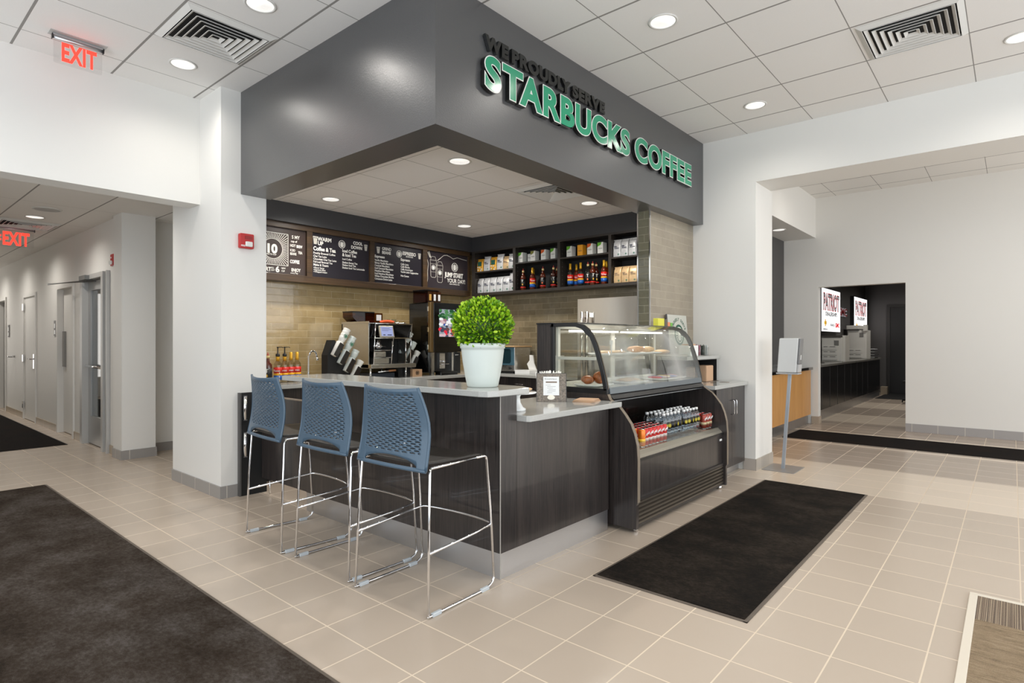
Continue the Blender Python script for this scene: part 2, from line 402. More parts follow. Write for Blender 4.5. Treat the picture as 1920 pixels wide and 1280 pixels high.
# hall
hw = MB()
for y0, y1, z0, z1 in ((8.0, 8.26, 0, 2.9), (8.26, 9.43, 2.21, 2.9), (9.43, 9.87, 0, 2.9), (9.87, 10.81, 2.18, 2.9), (10.81, 12.18, 0, 2.9), (12.18, 13.18, 2.17, 2.9), (13.18, 14.75, 0, 2.9), (14.75, 15.7, 2.21, 2.9), (15.7, 17, 0, 2.9)):
    hw.box(2.17, 2.32, y0, y1, z0, z1)
struct('wall_hall', hw, WALLP)
struct('wall_hall', MB().box(2.13, 2.475, 7.69, 8.0, 0, 2.9).box(2.475, 3.5, 7.98, 8.1, 0, 2.9).box(3.3, 3.4, 6.24, 7.98, 0, 2.9), WALLP)
struct('wall_hall', MB().box(-1.2, -1.05, 5.82, 17, 0, 2.9).box(-1.2, 2.3, 17, 17.1, 0, 2.9), WALLP)
struct('wall_hall', MB().box(2.75, 2.85, 8.1, 17, 0, 2.9), M('store_room_paint', rgb(190, 186, 178), .6))
# right hand passage and the room beyond
struct('wall_niche', MB().box(6.83, 10.52, 2.46, 3.0, 3.05, 3.78), WALLP)
struct('wall_niche', MB().box(6.83, 10.52, 2.95, 3.05, 0, 3.05), WALLD)
struct('wall_far', MB().box(10.52, 10.67, 2.42, 3.05, 0, 3.78).box(10.52, 10.67, 1.226, 2.42, 2.24, 3.78).box(10.52, 10.67, -4, 1.226, 0, 3.78), WALLP)
struct('wall_backroom', MB().box(10.67, 18.1, 3.0, 3.1, 0, 3.05).box(18.0, 18.1, -1, 3.0, 0, 3.05).box(10.67, 18.1, -1.1, -1, 0, 3.05), WALLB)
# storefront behind the photographer: sills, heads and mullions, open to the sky
st = MB()
st.box(-2.6, -2.45, -4, 5.6, 0, .12).box(-2.6, -2.45, -4, 5.6, 3.42, 3.64).box(-2.6, 10.67, -4.1, -3.95, 0, .12).box(-2.6, 10.67, -4.1, -3.95, 3.42, 3.78)
for i in range(8): st.box(-2.58, -2.48, -4 + i * 1.35, -3.94 + i * 1.35, 0, 3.5)
for i in range(10): st.box(-2.5 + i * 1.4, -2.44 + i * 1.4, -4.08, -3.98, 0, 3.6)
struct('window_1', st, FRAMEG)
struct('wall_left', MB().box(-2.6, -1.2, 5.6, 5.8, 0, 2.6), WALLP)
# baseboards
BH = .105; bt = .012
struct('baseboard_column', MB().box(2.16 - bt, 2.16, 5.15, 6.24, 0, BH), BASEY)
struct('baseboard_column', MB().box(2.16 - bt, 2.45, 5.15 - bt, 5.15, 0, BH), BASEX)
struct('baseboard_hall', MB().box(2.13 - bt, 2.475 + bt, 7.69 - bt, 7.69, 0, BH).box(2.475, 3.3, 7.98 - bt, 7.98, 0, BH), BASEX)
struct('baseboard_hall', MB().box(2.13 - bt, 2.13, 7.69, 8.0, 0, BH), BASEY)
struct('baseboard_hall', MB().box(2.17 - bt, 2.17, 8.0, 8.26, 0, BH).box(2.17 - bt, 2.17, 9.43, 9.87, 0, BH).box(2.17 - bt, 2.17, 10.81, 12.18, 0, BH).box(2.17 - bt, 2.17, 13.18, 14.75, 0, BH), BASEHALL)
struct('baseboard_right', MB().box(6.28 - bt, 6.28, 2.04, 2.16, 0, .12), base_mat('base_tile_r', 'y', 0, (176, 168, 160)))
struct('baseboard_right', MB().box(6.28 - bt, 6.83, 2.04 - bt, 2.04, 0, .12), base_mat('base_tile_r2', 'x', .1, (168, 160, 150)))
struct('baseboard_far', MB().box(10.52 - bt, 10.52, -4, 1.226, 0, .12), base_mat('base_tile_f', 'y', .2, (160, 156, 154)))
struct('baseboard_far', MB().box(10.52 - bt, 10.67, 2.42 - bt, 2.42, 0, .12).box(10.52 - bt, 10.52, 2.42, 2.52, 0, .12), M('base_tan', rgb(176, 160, 142), .4))

# ================================================================== CEILING FITTINGS
def downlight_proto():
    r = thing('recessed_downlight', 'x', 'ceiling light', (0, 0, 0))
    build('trim_ring', MB().lathe([(.098, 0), (.1, -.004), (.092, -.007), (.083, -.004), (.083, 0)], 0, 0, 0, 32), CEILW, r, local=True)
    build('reflector', MB().lathe([(.083, -.004), (.078, .03), (.06, .075), (.052, .085)], 0, 0, 0, 32), REFL, r, local=True)
    build('lamp', MB().lathe([(.0001, .052), (.045, .052), (.05, .06), (.05, .086), (.0001, .087)], 0, 0, 0, 24), EMITW, r, local=True)
    return r
DL = downlight_proto(); dl_used = [False]
def spot(x, y, z, p, name='downlight_or_fill_beam'):
    d = bpy.data.lights.new(name, 'SPOT'); d.energy = p; d.spot_size = radians(160); d.spot_blend = 1.0; d.shadow_soft_size = .07; d.color = (1, .955, .89)
    o = bpy.data.objects.new(name, d); COL.objects.link(o); o.location = (x, y, z - .02); return o
def downlight(x, y, z, label, group, p=DOWN_W):
    if not dl_used[0]: o = DL; dl_used[0] = True; o.location = (x, y, z)
    else: o = copy_tree(DL, (x, y, z))
    o['label'] = label; o['group'] = group
    spot(x, y, z, p)
GL = 'downlights in the main ceiling'
downlight(1.793, 4.969, 3.54, 'round recessed downlight between the square vent and the exit sign', GL)
downlight(1.803, 3.707, 3.54, 'round recessed downlight cut by the top edge left of the dark soffit', GL)
downlight(3.696, 1.815, 3.54, 'round recessed downlight above the green lettering, nearer of two there', GL)
downlight(5.563, 1.81, 3.54, 'round recessed downlight by the far end of the green lettering', GL)
downlight(5.564, -.047, 3.54, 'round recessed downlight at the right edge beside the square vent', GL)
for x, y in ((3.7, -.05), (1.8, 1.8), (-.1, 1.8), (-.1, 3.7), (1.8, -.05), (-.1, -.05), (-.1, 4.97), (3.7, -2.0), (1.8, -2.0), (5.56, -2.0)):  # added unseen lamps for illumination, without any fitting
    spot(x, y, 3.54, DOWN_W)
GB = 'downlights in the kiosk ceiling'
downlight(3.39, 3.49, 2.85, 'round downlight in the kiosk ceiling near the soffit corner', GB, 95)
downlight(5.33, 3.48, 2.85, 'round downlight in the kiosk ceiling beside the tiled pier', GB, 95)
downlight(5.33, 5.40, 2.85, 'round downlight in the kiosk ceiling near the inner corner', GB, 95)
downlight(3.41, 5.45, 2.85, 'round downlight in the kiosk ceiling above the menu boards', GB, 95)
GH = 'downlights in the left hallway'
downlight(1.48, 6.55, 2.82, 'round downlight in the hallway ceiling nearest the header wall', GH, 48)
downlight(1.54, 8.75, 2.82, 'round downlight between the hallway speaker and the hallway vent', GH, 48)
for y in (10.9, 12.9, 14.9): spot(1.54, y, 2.82, 48)
downlight(9.37, 2.70, 3.05, 'round downlight over the honey wood niche counter', 'downlight over the niche', 10)
for x, y in ((8.6, .5), (8.6, -1.6)): spot(x, y, 3.70, 36)
for x in (12.0, 14.5, 16.6): spot(x, 1.8, 3.0, 90)
for x, y in ((8.6, 1.8),): spot(x, y, 3.70, 16)

def vent_proto():
    r = thing('air_vent', 'x', 'ceiling vent', (0, 0, 0)); H = .3
    fr = MB()
    for a in range(4):
        m = MB().add([(-H, -H, .016), (H, -H, .016), (H - .035, -H + .035, -.004), (-H + .035, -H + .035, -.004)], [(0, 3, 2, 1)])
        fr.merge(m.xform(Matrix.Rotation(a * pi / 2, 4, 'Z')))
    build('frame', fr, CEILW, r, local=True, solid=.003)
    for i in range(6):
        a0 = .255 - i * .042; b0 = a0 - .02; ring = MB()
        for a in range(4):
            m = MB().add([(-a0, -a0, -.004), (a0, -a0, -.004), (b0, -b0, .013), (-b0, -b0, .013)], [(0, 3, 2, 1)])
            ring.merge(m.xform(Matrix.Rotation(a * pi / 2, 4, 'Z')))
        build('louver', ring, CEILW, r, local=True, solid=.003)
    build('backing', MB().add([(-.27, -.27, .0155), (.27, -.27, .0155), (.27, .27, .0155), (-.27, .27, .0155)], [(0, 3, 2, 1)]), VENTD, r, local=True)
    return r
VT = vent_proto()
VT.location = (1.785, 4.335, 3.522); VT['label'] = 'square louvred ceiling vent beside the grey soffit, left of the kiosk'
G = 'square louvred ceiling vents'; VT['group'] = G
copy_tree(VT, (4.947, .538, 3.522), label='square louvred ceiling vent near the top right corner')
copy_tree(VT, (4.68, 3.47, 2.832), label='square louvred vent in the kiosk ceiling behind the soffit edge')
copy_tree(VT, (1.56, 9.36, 2.802), label='square louvred vent in the left hallway ceiling above the exit sign')
t = thing('ceiling_speaker', 'round grey ceiling speaker grille in the left hallway', 'speaker', (1.54, 8.14, 2.82))
build('grille', MB().lathe([(.0001, -.012), (.07, -.011), (.115, -.006), (.12, 0)], 1.54, 8.14, 2.82, 32), M('speaker_grille', rgb(186, 184, 180), .6, bmp=.8, bscale=900), t)
build('rim', MB().lathe([(.12, 0), (.12, -.009), (.132, -.008), (.136, 0)], 1.54, 8.14, 2.82, 32), CEILW, t)

def exit_sign(x0, y, ztop, arrow, label, wd=.30, hs=1.0):
    t = thing('exit_sign', label, 'exit sign', (x0 + wd / 2, y, ztop)); h = .175 * hs
    zb = ztop - .035 - h
    build('mounting_plate', MB().box(x0 - .02, x0 + wd + .02, y - .05, y + .05, ztop - .003, ztop), M('plate_grey', rgb(188, 187, 184), .5), t)
    build('light_bar', MB().tube([(x0, y, ztop - .03), (x0 + wd, y, ztop - .03)], .013, 10).box(x0, x0 + wd, y - .006, y + .006, ztop - .028, ztop), ALU, t)
    build('end_cap', MB().box(x0 - .006, x0, y - .015, y + .015, ztop - .046, ztop - .012), BLACK, t)
    build('end_cap', MB().box(x0 + wd, x0 + wd + .006, y - .015, y + .015, ztop - .046, ztop - .012), BLACK, t)
    build('acrylic_panel', MB().prism([(a, b) for a, b in rrect(x0 + .005, x0 + wd - .005, zb, ztop - .035, .012)], 'y', y - .003, y + .003), ACRYL, t)
    m = text_mb('EXIT', .125 * hs, .001, .035, sx=1.0, space=1.06); a, b = width(m); k = (wd * (.70)) / (b - a)
    m.v = [((v[0] - a) * k, v[1], v[2]) for v in m.v]
    build('lettering', onY(m, x0 + wd * .17, y - .0035, zb + .028), EXITR, t)
    if arrow:
        build('arrow', MB().prism([(x0 + .012, zb + .11), (x0 + .05, zb + .15), (x0 + .05, zb + .13), (x0 + .03, zb + .11), (x0 + .05, zb + .09), (x0 + .05, zb + .07)], 'y', y - .0045, y - .0035), EXITR, t)
    return t
exit_sign(1.005, 5.15, 3.54, False, 'red EXIT sign on a clear panel under the main ceiling')
exit_sign(1.325, 9.72, 2.82, True, 'red EXIT sign with arrow in the left hallway', .38, 1.28)

def alarm(x, y, z, face, label):
    t = thing('fire_alarm', label, 'fire alarm', (x, y, z))
    if face == 'y':
        build('housing', MB().prism(rrect(x - .062, x + .062, z - .065, z + .065, .012), 'y', y - .045, y), RED, t, bevel=.006)
        build('strobe', MB().prism(rrect(x - .02, x + .042, z - .05, z - .005, .008), 'y', y - .066, y - .045), M('strobe_clear', rgb(225, 225, 220), .12), t, bevel=.01)
        build('lettering', onY(text_mb('FIRE', .014, .001, .02), x - .055, y - .0455, z - .05).xform(Matrix.Identity(4)), WHITE, t)
        build('sounder', MB().box(x - .02, x + .045, y - .048, y - .045, z + .015, z + .045), M('alarm_red_dark', rgb(140, 20, 20), .4), t)
    else:
        build('housing', MB().prism(rrect(y - .062, y + .062, z - .07, z + .07, .012), 'x', x - .045, x), RED, t, bevel=.006)
        build('strobe', MB().prism(rrect(y - .03, y + .03, z - .055, z - .01, .008), 'x', x - .07, x - .045), M('strobe_clear', rgb(225, 225, 220), .12), t, bevel=.01)
        build('lettering', onX(text_mb('FIRE', .016, .001, .02), x - .0455, y + .045, z + .02), WHITE, t)
alarm(2.366, 5.15, 2.233, 'y', 'red fire alarm strobe on the white column beside the menu boards')
alarm(2.17, 8.04, 2.31, 'x', 'red fire alarm strobe on the hallway wall above the glass door')
t = thing('light_switch', 'grey switch plate on the alcove wall behind the white column', 'switch', (2.83, 7.98, .85))
build('plate', MB().box(2.79, 2.87, 7.965, 7.98, .79, .91), M('switch_plate', rgb(128, 128, 126), .4), t, bevel=.004)
build('rocker', MB().box(2.815, 2.845, 7.955, 7.965, .82, .88), M('switch_rocker', rgb(90, 90, 90), .4), t)

# ================================================================== HALL DOORS
# glazed door with closer
t = tag(bpy.data.objects.new('door_1', None), 'glazed hallway door with silver frame and closer arm', 'door', kind='structure'); COL.objects.link(t); t.location = (2.2, 8.85, 0)
build('door_frame', MB().box(2.13, 2.30, 9.33, 9.43, 0, 2.21).box(2.13, 2.30, 8.42, 8.50, 0, 2.21).box(2.13, 2.30, 8.5, 9.33, 2.15, 2.21).box(2.13, 2.2, 8.27, 8.30, 0, 2.21), FRAMEG, t)
build('door_leaf', MB().box(2.2, 2.24, 9.22, 9.33, .01, 2.14).box(2.2, 2.24, 8.5, 8.58, .01, 2.14).box(2.2, 2.24, 8.58, 9.22, .01, .37).box(2.2, 2.24, 8.58, 9.22, 2.02, 2.14), M('door_leaf_alu', rgb(176, 176, 174), .35, .5), t)
build('pane', MB().box(2.218, 2.224, 8.58, 9.22, .37, 2.02), GLASSD, t)
build('push_bar', MB().tube([(2.16, 9.26, 1.03), (2.16, 8.52, 1.02)], .018, 8), CHROME, t)
build('door_closer', MB().box(2.08, 2.17, 8.98, 9.26, 2.145, 2.2).tube([(2.12, 9.1, 2.14), (1.95, 9.95, 2.135), (1.93, 10.15, 2.135)], .007, 6).tube([(1.93, 10.15, 2.15), (2.18, 8.9, 2.12)], .006, 6), M('closer_grey', rgb(120, 120, 118), .4, .6), t)
# white door in a deep frame
def hall_door(n, y0, y1, h, leafmat, label, recess=.06):
    t = tag(bpy.data.objects.new('door_%d' % n, None), label, 'door', kind='structure'); COL.objects.link(t); t.location = (2.2, (y0 + y1) / 2, 0)
    build('door_frame', MB().box(2.15, 2.30, y1 - .06, y1, 0, h).box(2.15, 2.30, y0, y0 + .06, 0, h).box(2.15, 2.30, y0 + .06, y1 - .06, h - .06, h), WALLP if recess < .05 else DOORW, t)
    build('door_leaf', MB().box(2.15 + recess, 2.19 + recess, y0 + .06, y1 - .06, .01, h - .06), leafmat, t)
    return t
t = hall_door(2, 9.87, 10.81, 2.18, DOORW, 'white hallway door recessed in a white frame with grey pull', .08)
build('door_handle', MB().box(2.20, 2.23, 10.6, 10.68, .98, 1.5), M('pull_grey', rgb(140, 138, 134), .4, .5), t)
t = hall_door(3, 12.18, 13.18, 2.17, DOORW, 'white flush hallway door with lever handle and hinges', .02)
build('door_handle', MB().tube([(2.17, 12.32, 1.06), (2.11, 12.32, 1.06), (2.11, 12.5, 1.06)], .012, 8).box(2.15, 2.17, 12.28, 12.36, .9, 1.14), CHROME, t)
for z in (.25, 1.06, 1.95): build('hinge', MB().box(2.14, 2.16, 13.10, 13.16, z - .06, z + .06), CHROME, t)
t = hall_door(4, 14.75, 15.7, 2.21, M('door_grey_paint', rgb(150, 148, 144), .5), 'grey hallway door at the left edge of the view', .1)  # plain grey leaf, darker than the other hall doors
def roomsign(y, z, label):
    t = thing('room_sign', label, 'sign', (2.17, y, z))
    build('plate', MB().box(2.16, 2.17, y - .07, y + .07, z - .115, z + .115), M('sign_grey', rgb(92, 88, 82), .5), t)
    build('pictogram', MB().box(2.157, 2.16, y - .03, y + .03, z - .09, z - .03).box(2.157, 2.16, y - .02, y + .03, z + .0, z + .07), WHITE, t)
roomsign(10.93, 1.55, 'dark restroom sign on the hallway wall beside the recessed white door')
roomsign(14.51, 1.55, 'dark room sign on the hallway wall near the left edge')
t = solo('door_stop', MB().tube([(2.17, 14.0, 1.074), (2.10, 14.0, 1.074)], .02, 10).lathe([(.0001, 0), (.03, 0), (.03, .03), (.0001, .03)], 2.1, 14.0, 1.06, 10), CHROME, 'small chrome wall knob left of the flush hallway door', 'knob', (2.17, 14.0, 1.074))

# ================================================================== MATS
CARP1 = carpet_mat('big_mat_pile', [(.38, rgb(34, 26, 19)), (.46, rgb(58, 47, 37)), (.53, rgb(76, 68, 61)), (.62, rgb(104, 97, 93))], .9)
CARP2 = carpet_mat('front_mat_pile', [(.40, rgb(14, 11, 8)), (.50, rgb(34, 27, 20)), (.62, rgb(66, 57, 48))], 1.0)
CARP3 = carpet_mat('runner_pile', [(.42, rgb(6, 3, 2)), (.56, rgb(20, 9, 4)), (.68, rgb(54, 26, 10))], 1.0, 260)
MEDGE = M('mat_rubber_edge', rgb(96, 86, 76), .7); MEDGED = M('mat_dark_edge', rgb(30, 24, 20), .7)
def mat_rug(x0, x1, y0, y1, pile, edge, label, name='floor_mat', border=.018):
    t = thing(name, label, 'floor mat', ((x0 + x1) / 2, (y0 + y1) / 2, 0))
    build('pile', MB().box(x0 + border, x1 - border, y0 + border, y1 - border, 0, .009), pile, t)
    build('rubber_border', MB().box(x0, x1, y0, y0 + border, 0, .005).box(x0, x1, y1 - border, y1, 0, .005).box(x0, x0 + border, y0, y1, 0, .0049).box(x1 - border, x1, y0, y1, 0, .0049), edge, t)
mat_rug(-.62, 1.30, -.4, 6.9, CARP1, MEDGE, 'large brown and grey walk off mat at the lower left')
mat_rug(2.85, 5.907, .965, 1.835, CARP2, MEDGE, 'black rectangular mat on the tiles in front of the display case')
mat_rug(.4, 1.99, 9.38, 16.2, CARP3, MEDGED, 'dark mat in the left hallway beside the doors')
mat_rug(8.73, 9.64, -3.2, 2.475, CARP3, MEDGED, 'long narrow black runner across the passage at right')
mat_rug(16.1, 17.95, .2, 2.48, BLACKM, MEDGED, 'black mat at the back of the dark service room')
m_, nt, b = newmat('entry_carpet_stripe'); p, xyz = wpos(nt)
f1 = noise(nt, p, 60, 3, .7, (.06, 1, 1)); f2 = noise(nt, p, 300, 2)
s1 = ramp(nt, math_n(nt, 'ADD', math_n(nt, 'MULTIPLY', noise(nt, p, 260, 1, .5, (.001, 1, 0)), .75), math_n(nt, 'MULTIPLY', noise(nt, p, 500, 2), .25)), [(.40, rgb(66, 54, 46)), (.5, rgb(112, 94, 78)), (.60, rgb(186, 168, 142))])
s2 = ramp(nt, math_n(nt, 'ADD', math_n(nt, 'MULTIPLY', noise(nt, p, 42, 5, .8, (1, .16, 1)), .6), math_n(nt, 'MULTIPLY', noise(nt, p, 420, 2, .7), .4)), [(.32, rgb(84, 68, 50)), (.5, rgb(136, 116, 90)), (.68, rgb(166, 148, 122))])
nt.links.new(mixc(nt, math_n(nt, 'GREATER_THAN', xyz[0], 3.60), s2, s1), b.inputs['Base Color']); b.inputs['Roughness'].default_value = .95; bump(nt, b, f2, .8, .005)
t = thing('entrance_mat', 'striped brown entrance carpet set in a cream frame, lower right', 'floor mat', (3.0, -.8, 0))
build('carpet', MB().box(1.9, 3.94, -2.6, .142, 0, .008), m_, t)
build('cream_frame', MB().box(3.937, 3.97, -2.65, .175, 0, .010).box(1.905, 3.937, .14, .175, 0, .010).box(1.86, 1.905, -2.65, .175, 0, .010), M('cream_frame', rgb(212, 202, 186), .5), t, bevel=.002)

# ================================================================== BAR COUNTER
BT = 1.075   # bar top
t = thing('bar_counter', 'dark wood bar base with aluminium plinth behind the stools', 'counter', (2.9, 2.9, 0))
build('bar_wall', MB().box(2.457, 2.60, 2.20, 4.28, .147, BT - .036), WOODD, t)
build('front_panel', MB().box(2.602, 3.62, 2.20, 2.80, .147, .884), WOODD, t)
build('plinth', MB().box(2.460, 3.615, 2.204, 2.79, 0, .147).box(2.460, 2.60, 2.79, 4.28, 0, .147), ALU, t)
build('corner_strip', MB().box(2.455, 2.459, 2.198, 2.202, 0, BT - .036), M('edge_line', rgb(170, 165, 158), .4), t)
build('shelf_body', MB().box(2.602, 3.0, 2.802, 4.27, .1, .86), BLACKM, t)
slab = [(2.34, 4.45), (2.34, 2.26), (2.36, 2.205), (2.42, 2.185), (2.70, 2.185), (2.77, 2.29), (2.77, 4.45)]
solo('countertop', MB().prism(slab, 'z', BT - .036, BT), QUARTZ, 'raised grey quartz bar top carrying the potted topiary', 'countertop', (2.6, 3.3, BT), bevel=.004)
slab2 = [(2.605, 2.80), (2.605, 2.13), (2.62, 2.11), (3.655, 2.11), (3.655, 2.80)]
solo('countertop', MB().prism(slab2, 'z', .884, .92), QUARTZ, 'lower grey quartz top beside the display case', 'countertop', (3.1, 2.4, .92), bevel=.004)
# gate between the column and the bar
t = thing('counter_gate', 'dark wood swing gate between the white column and the bar', 'gate', (2.5, 4.7, 0))
build('gate_panel', MB().box(2.49, 2.53, 4.29, 5.09, .135, .86), WOODD, t)
build('caster', MB().tube([(2.51, 4.98, .0), (2.51, 4.98, .135)], .008, 8), CHROME, t)
build('top_rail', MB().box(2.488, 2.532, 4.29, 5.09, .86, .868), WOODE, t)
t = thing('gate_post', 'black post with two chrome closers against the white column', 'post', (2.38, 5.12, 0))
build('post', MB().box(2.30, 2.54, 5.10, 5.136, 0, .90), BLACKM, t)
build('edge', MB().box(2.296, 2.31, 5.095, 5.137, 0, .902), M('post_edge', rgb(78, 76, 74), .5), t)
for z in (.45, .77): build('closer', MB().tube([(2.335, 5.075, z - .1), (2.335, 5.075, z + .1)], .016, 10).box(2.32, 2.35, 5.07, 5.10, z - .11, z - .08).box(2.32, 2.35, 5.07, 5.10, z + .08, z + .11), CHROME, t)

# ---- stools
def stool():
    r = thing('bar_stool', 'x', 'bar stool', (0, 0, 0))
    fr = CHROME; hw = .288; R = .0066
    for s in (-1, 1):
        y = s * hw
        build('leg', MB().tube([(-.245, y, .012), (-.232, y * .97, .40), (-.215, y * .93, .70), (-.20, y * .9, .722)], R, 10), fr, r, local=True)
        build('leg', MB().tube(rounded([(.245, y, .05), (.225, y * .985, .42), (.195, y * .96, .727), (.12, y * .955, .728)], .02), R, 10), fr, r, local=True)
        build('floor_runner', MB().tube(rounded([(-.245, y, .012), (-.245, y, .009), (.19, y, .009), (.238, y, .03), (.246, y, .055)], .02), R, 10), fr, r, local=True)
        for gx in (-.19, .17):
            build('glide', MB().box(gx - .03, gx + .03, y - .009, y + .009, 0, .02), M('clear_glide', rgb(190, 196, 200), .15), r, local=True, bevel=.003)
        build('seat_rail', MB().tube([(-.2, y * .9, .72), (.13, y * .95, .727)], R, 8), fr, r, local=True)
    bow = [(-.237, -hw * .975, .31), (.10, -hw * 1.0, .335), (.22, -hw * .98, .345)] + [(.225 + .05 * cos(a), hw * sin(a) * .97, .348) for a in [radians(-75 + 15 * k) for k in range(11)]] + [(.22, hw * .98, .345), (.10, hw * 1.0, .335), (-.237, hw * .975, .31)]
    build('footrest', MB().tube(bow, R, 10), fr, r, local=True)
    # seat
    SE = M('seat_plastic', rgb(44, 40, 36), .42, bmp=.3, bscale=500)
    nx, ny = 14, 12; vs = []; fs = []
    for i in range(nx + 1):
        for j in range(ny + 1):
            u = i / nx; v = j / ny * 2 - 1
            x = -.225 + .45 * u; w = .262 - .02 * (abs(u - .5) * 2) ** 4 - .018 * (1 - u)
            z = .735 - .018 * (1 - v * v) * sin(pi * min(1, u * 1.1)) - .03 * max(0, u - .85) / .15 * .6 + .004 * (1 - u)
            vs.append((x, v * w, z))
    for i in range(nx):
        for j in range(ny): a = i * (ny + 1) + j; fs.append((a, a + ny + 1, a + ny + 2, a + 1))
    build('seat', MB().add(vs, fs, 0, True), SE, r, local=True, solid=.012)
    # perforated back
    BK = M('stool_back_plastic', rgb(66, 88, 106), .36, coat=.15, bmp=.15, bscale=600)
    NU = 76; rows = []
    zlo, zhi = .712, 1.108
    def hwid(z):
        pts = [(.70, .268), (.78, .265), (.88, .263), (.94, .257), (1.0, .243), (1.06, .224), (1.12, .202)]
        for (a, b), (c, d) in zip(pts, pts[1:]):
            if z <= c: return b + (d - b) * (z - a) / (c - a)
        return pts[-1][1]
    def surf(u, z):
        k = (z - zlo) / (zhi - zlo); w = hwid(z)
        x = -.235 + .03 * sin(pi * k) * 1.0 - .02 * k - .0
        x += .035 * (u * u) * (.35 + .65 * k) - .02
        zz = z + .012 * u * u * k
        return (x, u * w, zz)
    zs = [zlo, zlo + .012, zlo + .016, zlo + .035, zlo + .07]; kinds = [0] * 4
    z = zs[-1]; nrow = 27; top = zhi - .03; ph = (top - z) / nrow
    for i in range(nrow): zs += [z + ph * (i + .56), z + ph * (i + 1)]; kinds += [1, 2]
    zs += [zhi - .015, zhi]; kinds += [0, 0]
    # kind 2 = row with slots
    vs = []; fs = []
    for j, zz in enumerate(zs):
        for i in range(NU + 1):
            u = i / NU * 2 - 1; arch = zlo + .016 + .040 * max(0, 1 - (u / .77) ** 2) ** .7
            if j == 2: z_ = arch
            elif j == 3: z_ = (arch + zlo + .07) / 2
            else: z_ = zz
            vs.append(surf(u, z_))
    rowi = 0
    for j in range(len(zs) - 1):
        if kinds[j] == 2: rowi += 1
        for i in range(NU):
            if kinds[j] == 2:
                k = (i + (4 if rowi % 2 else 0)) % 8
                if 7 <= i < NU - 7 and k < 5: continue
            # cut out the arched gap at the bottom
            if j == 1 and abs((i + .5) / NU * 2 - 1) < .76: continue
            a = j * (NU + 1) + i; fs.append((a, a + 1, a + NU + 2, a + NU + 1))
    build('backrest', MB().add(vs, fs, 0, True), BK, r, local=True, solid=.009)
    rim = [surf(-1, z) for z in [zlo + (zhi - zlo) * k / 14 for k in range(15)]]
    rim2 = [surf(1, z) for z in [zlo + (zhi - zlo) * k / 14 for k in range(15)]]
    build('back_rim', MB().tube(rim, .0075, 8).tube(rim2, .0075, 8).tube([(x + .0, y, z) for x, y, z in [surf(u / 6 - 1, zlo) for u in range(13)]], .009, 8), BK, r, local=True)
    return r
ST = stool(); ST.location = (2.115, 2.45, 0); ST.rotation_euler = (0, 0, radians(2)); ST['label'] = 'blue grey bar stool nearest the camera at the bar corner'; G = 'bar stools along the bar'; ST['group'] = G
copy_tree(ST, (2.12, 3.105, 0), 0.0, label='middle of the three blue grey bar stools')
copy_tree(ST, (2.115, 3.79, 0), radians(-4.5), label='blue grey bar stool beside the white column, farthest of three')

# ---- potted topiary
px_, py_ = 2.575, 2.45
t = thing('potted_topiary', 'round clipped green topiary in a white pot on the bar top', 'plant', (px_, py_, BT))
pot = [(.0001, 0), (.088, 0), (.095, .006), (.108, .07), (.122, .15), (.130, .22), (.131, .232), (.137, .234), (.138, .262), (.134, .266), (.126, .264), (.122, .24), (.0001, .238)]
build('pot', MB().lathe(pot, px_, py_, BT, 48), M('pot_white', rgb(205, 212, 206), .3, coat=.1), t)
build('soil', MB().lathe([(.0001, .245), (.118, .244)], px_, py_, BT, 24), M('soil', rgb(50, 40, 28), .9), t)
LEAFM = []
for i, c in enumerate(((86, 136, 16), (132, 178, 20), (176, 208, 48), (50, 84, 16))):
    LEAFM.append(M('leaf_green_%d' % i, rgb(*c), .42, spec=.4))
lf = MB(); rng = random.Random(3); cx, cy, cz, RR = px_, py_, BT + .372, .170
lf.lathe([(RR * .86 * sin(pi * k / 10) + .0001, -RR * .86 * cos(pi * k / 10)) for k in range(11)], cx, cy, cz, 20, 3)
for i in range(3600):
    zt = 1 - 2 * (i + .5) / 3600; ph = i * 2.39996; rr = sqrt(1 - zt * zt)
    n = Vector((rr * cos(ph), rr * sin(ph), zt)); R = RR * (.84 + .2 * rng.random())
    if n.z < -.72: continue
    p = Vector((cx, cy, cz)) + Vector((n.x * R, n.y * R, n.z * R * .94))
    d = (n * 1.0 + Vector((rng.uniform(-.7, .7), rng.uniform(-.7, .7), rng.uniform(-.2, .9)))).normalized()
    side = d.cross(Vector((rng.uniform(-1, 1), rng.uniform(-1, 1), rng.uniform(-1, 1)))).normalized(); up = side.cross(d)
    L = rng.uniform(.018, .030); w = L * .27
    a = [p, p + d * L * .35 + side * w, p + d * L * .72 + side * w * .9, p + d * L, p + d * L * .72 - side * w * .9, p + d * L * .35 - side * w, p + d * L * .5 + up * L * .06]
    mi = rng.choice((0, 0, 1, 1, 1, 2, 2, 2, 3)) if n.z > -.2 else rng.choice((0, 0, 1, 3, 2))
    lf.add(a, [(0, 1, 6), (1, 2, 6), (2, 3, 6), (3, 4, 6), (4, 5, 6), (5, 0, 6)], mi)
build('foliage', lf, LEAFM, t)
build('stem', MB().tube([(cx, cy, BT + .24), (cx, cy, cz)], .012, 8), M('stem_brown', rgb(80, 60, 40), .8), t)

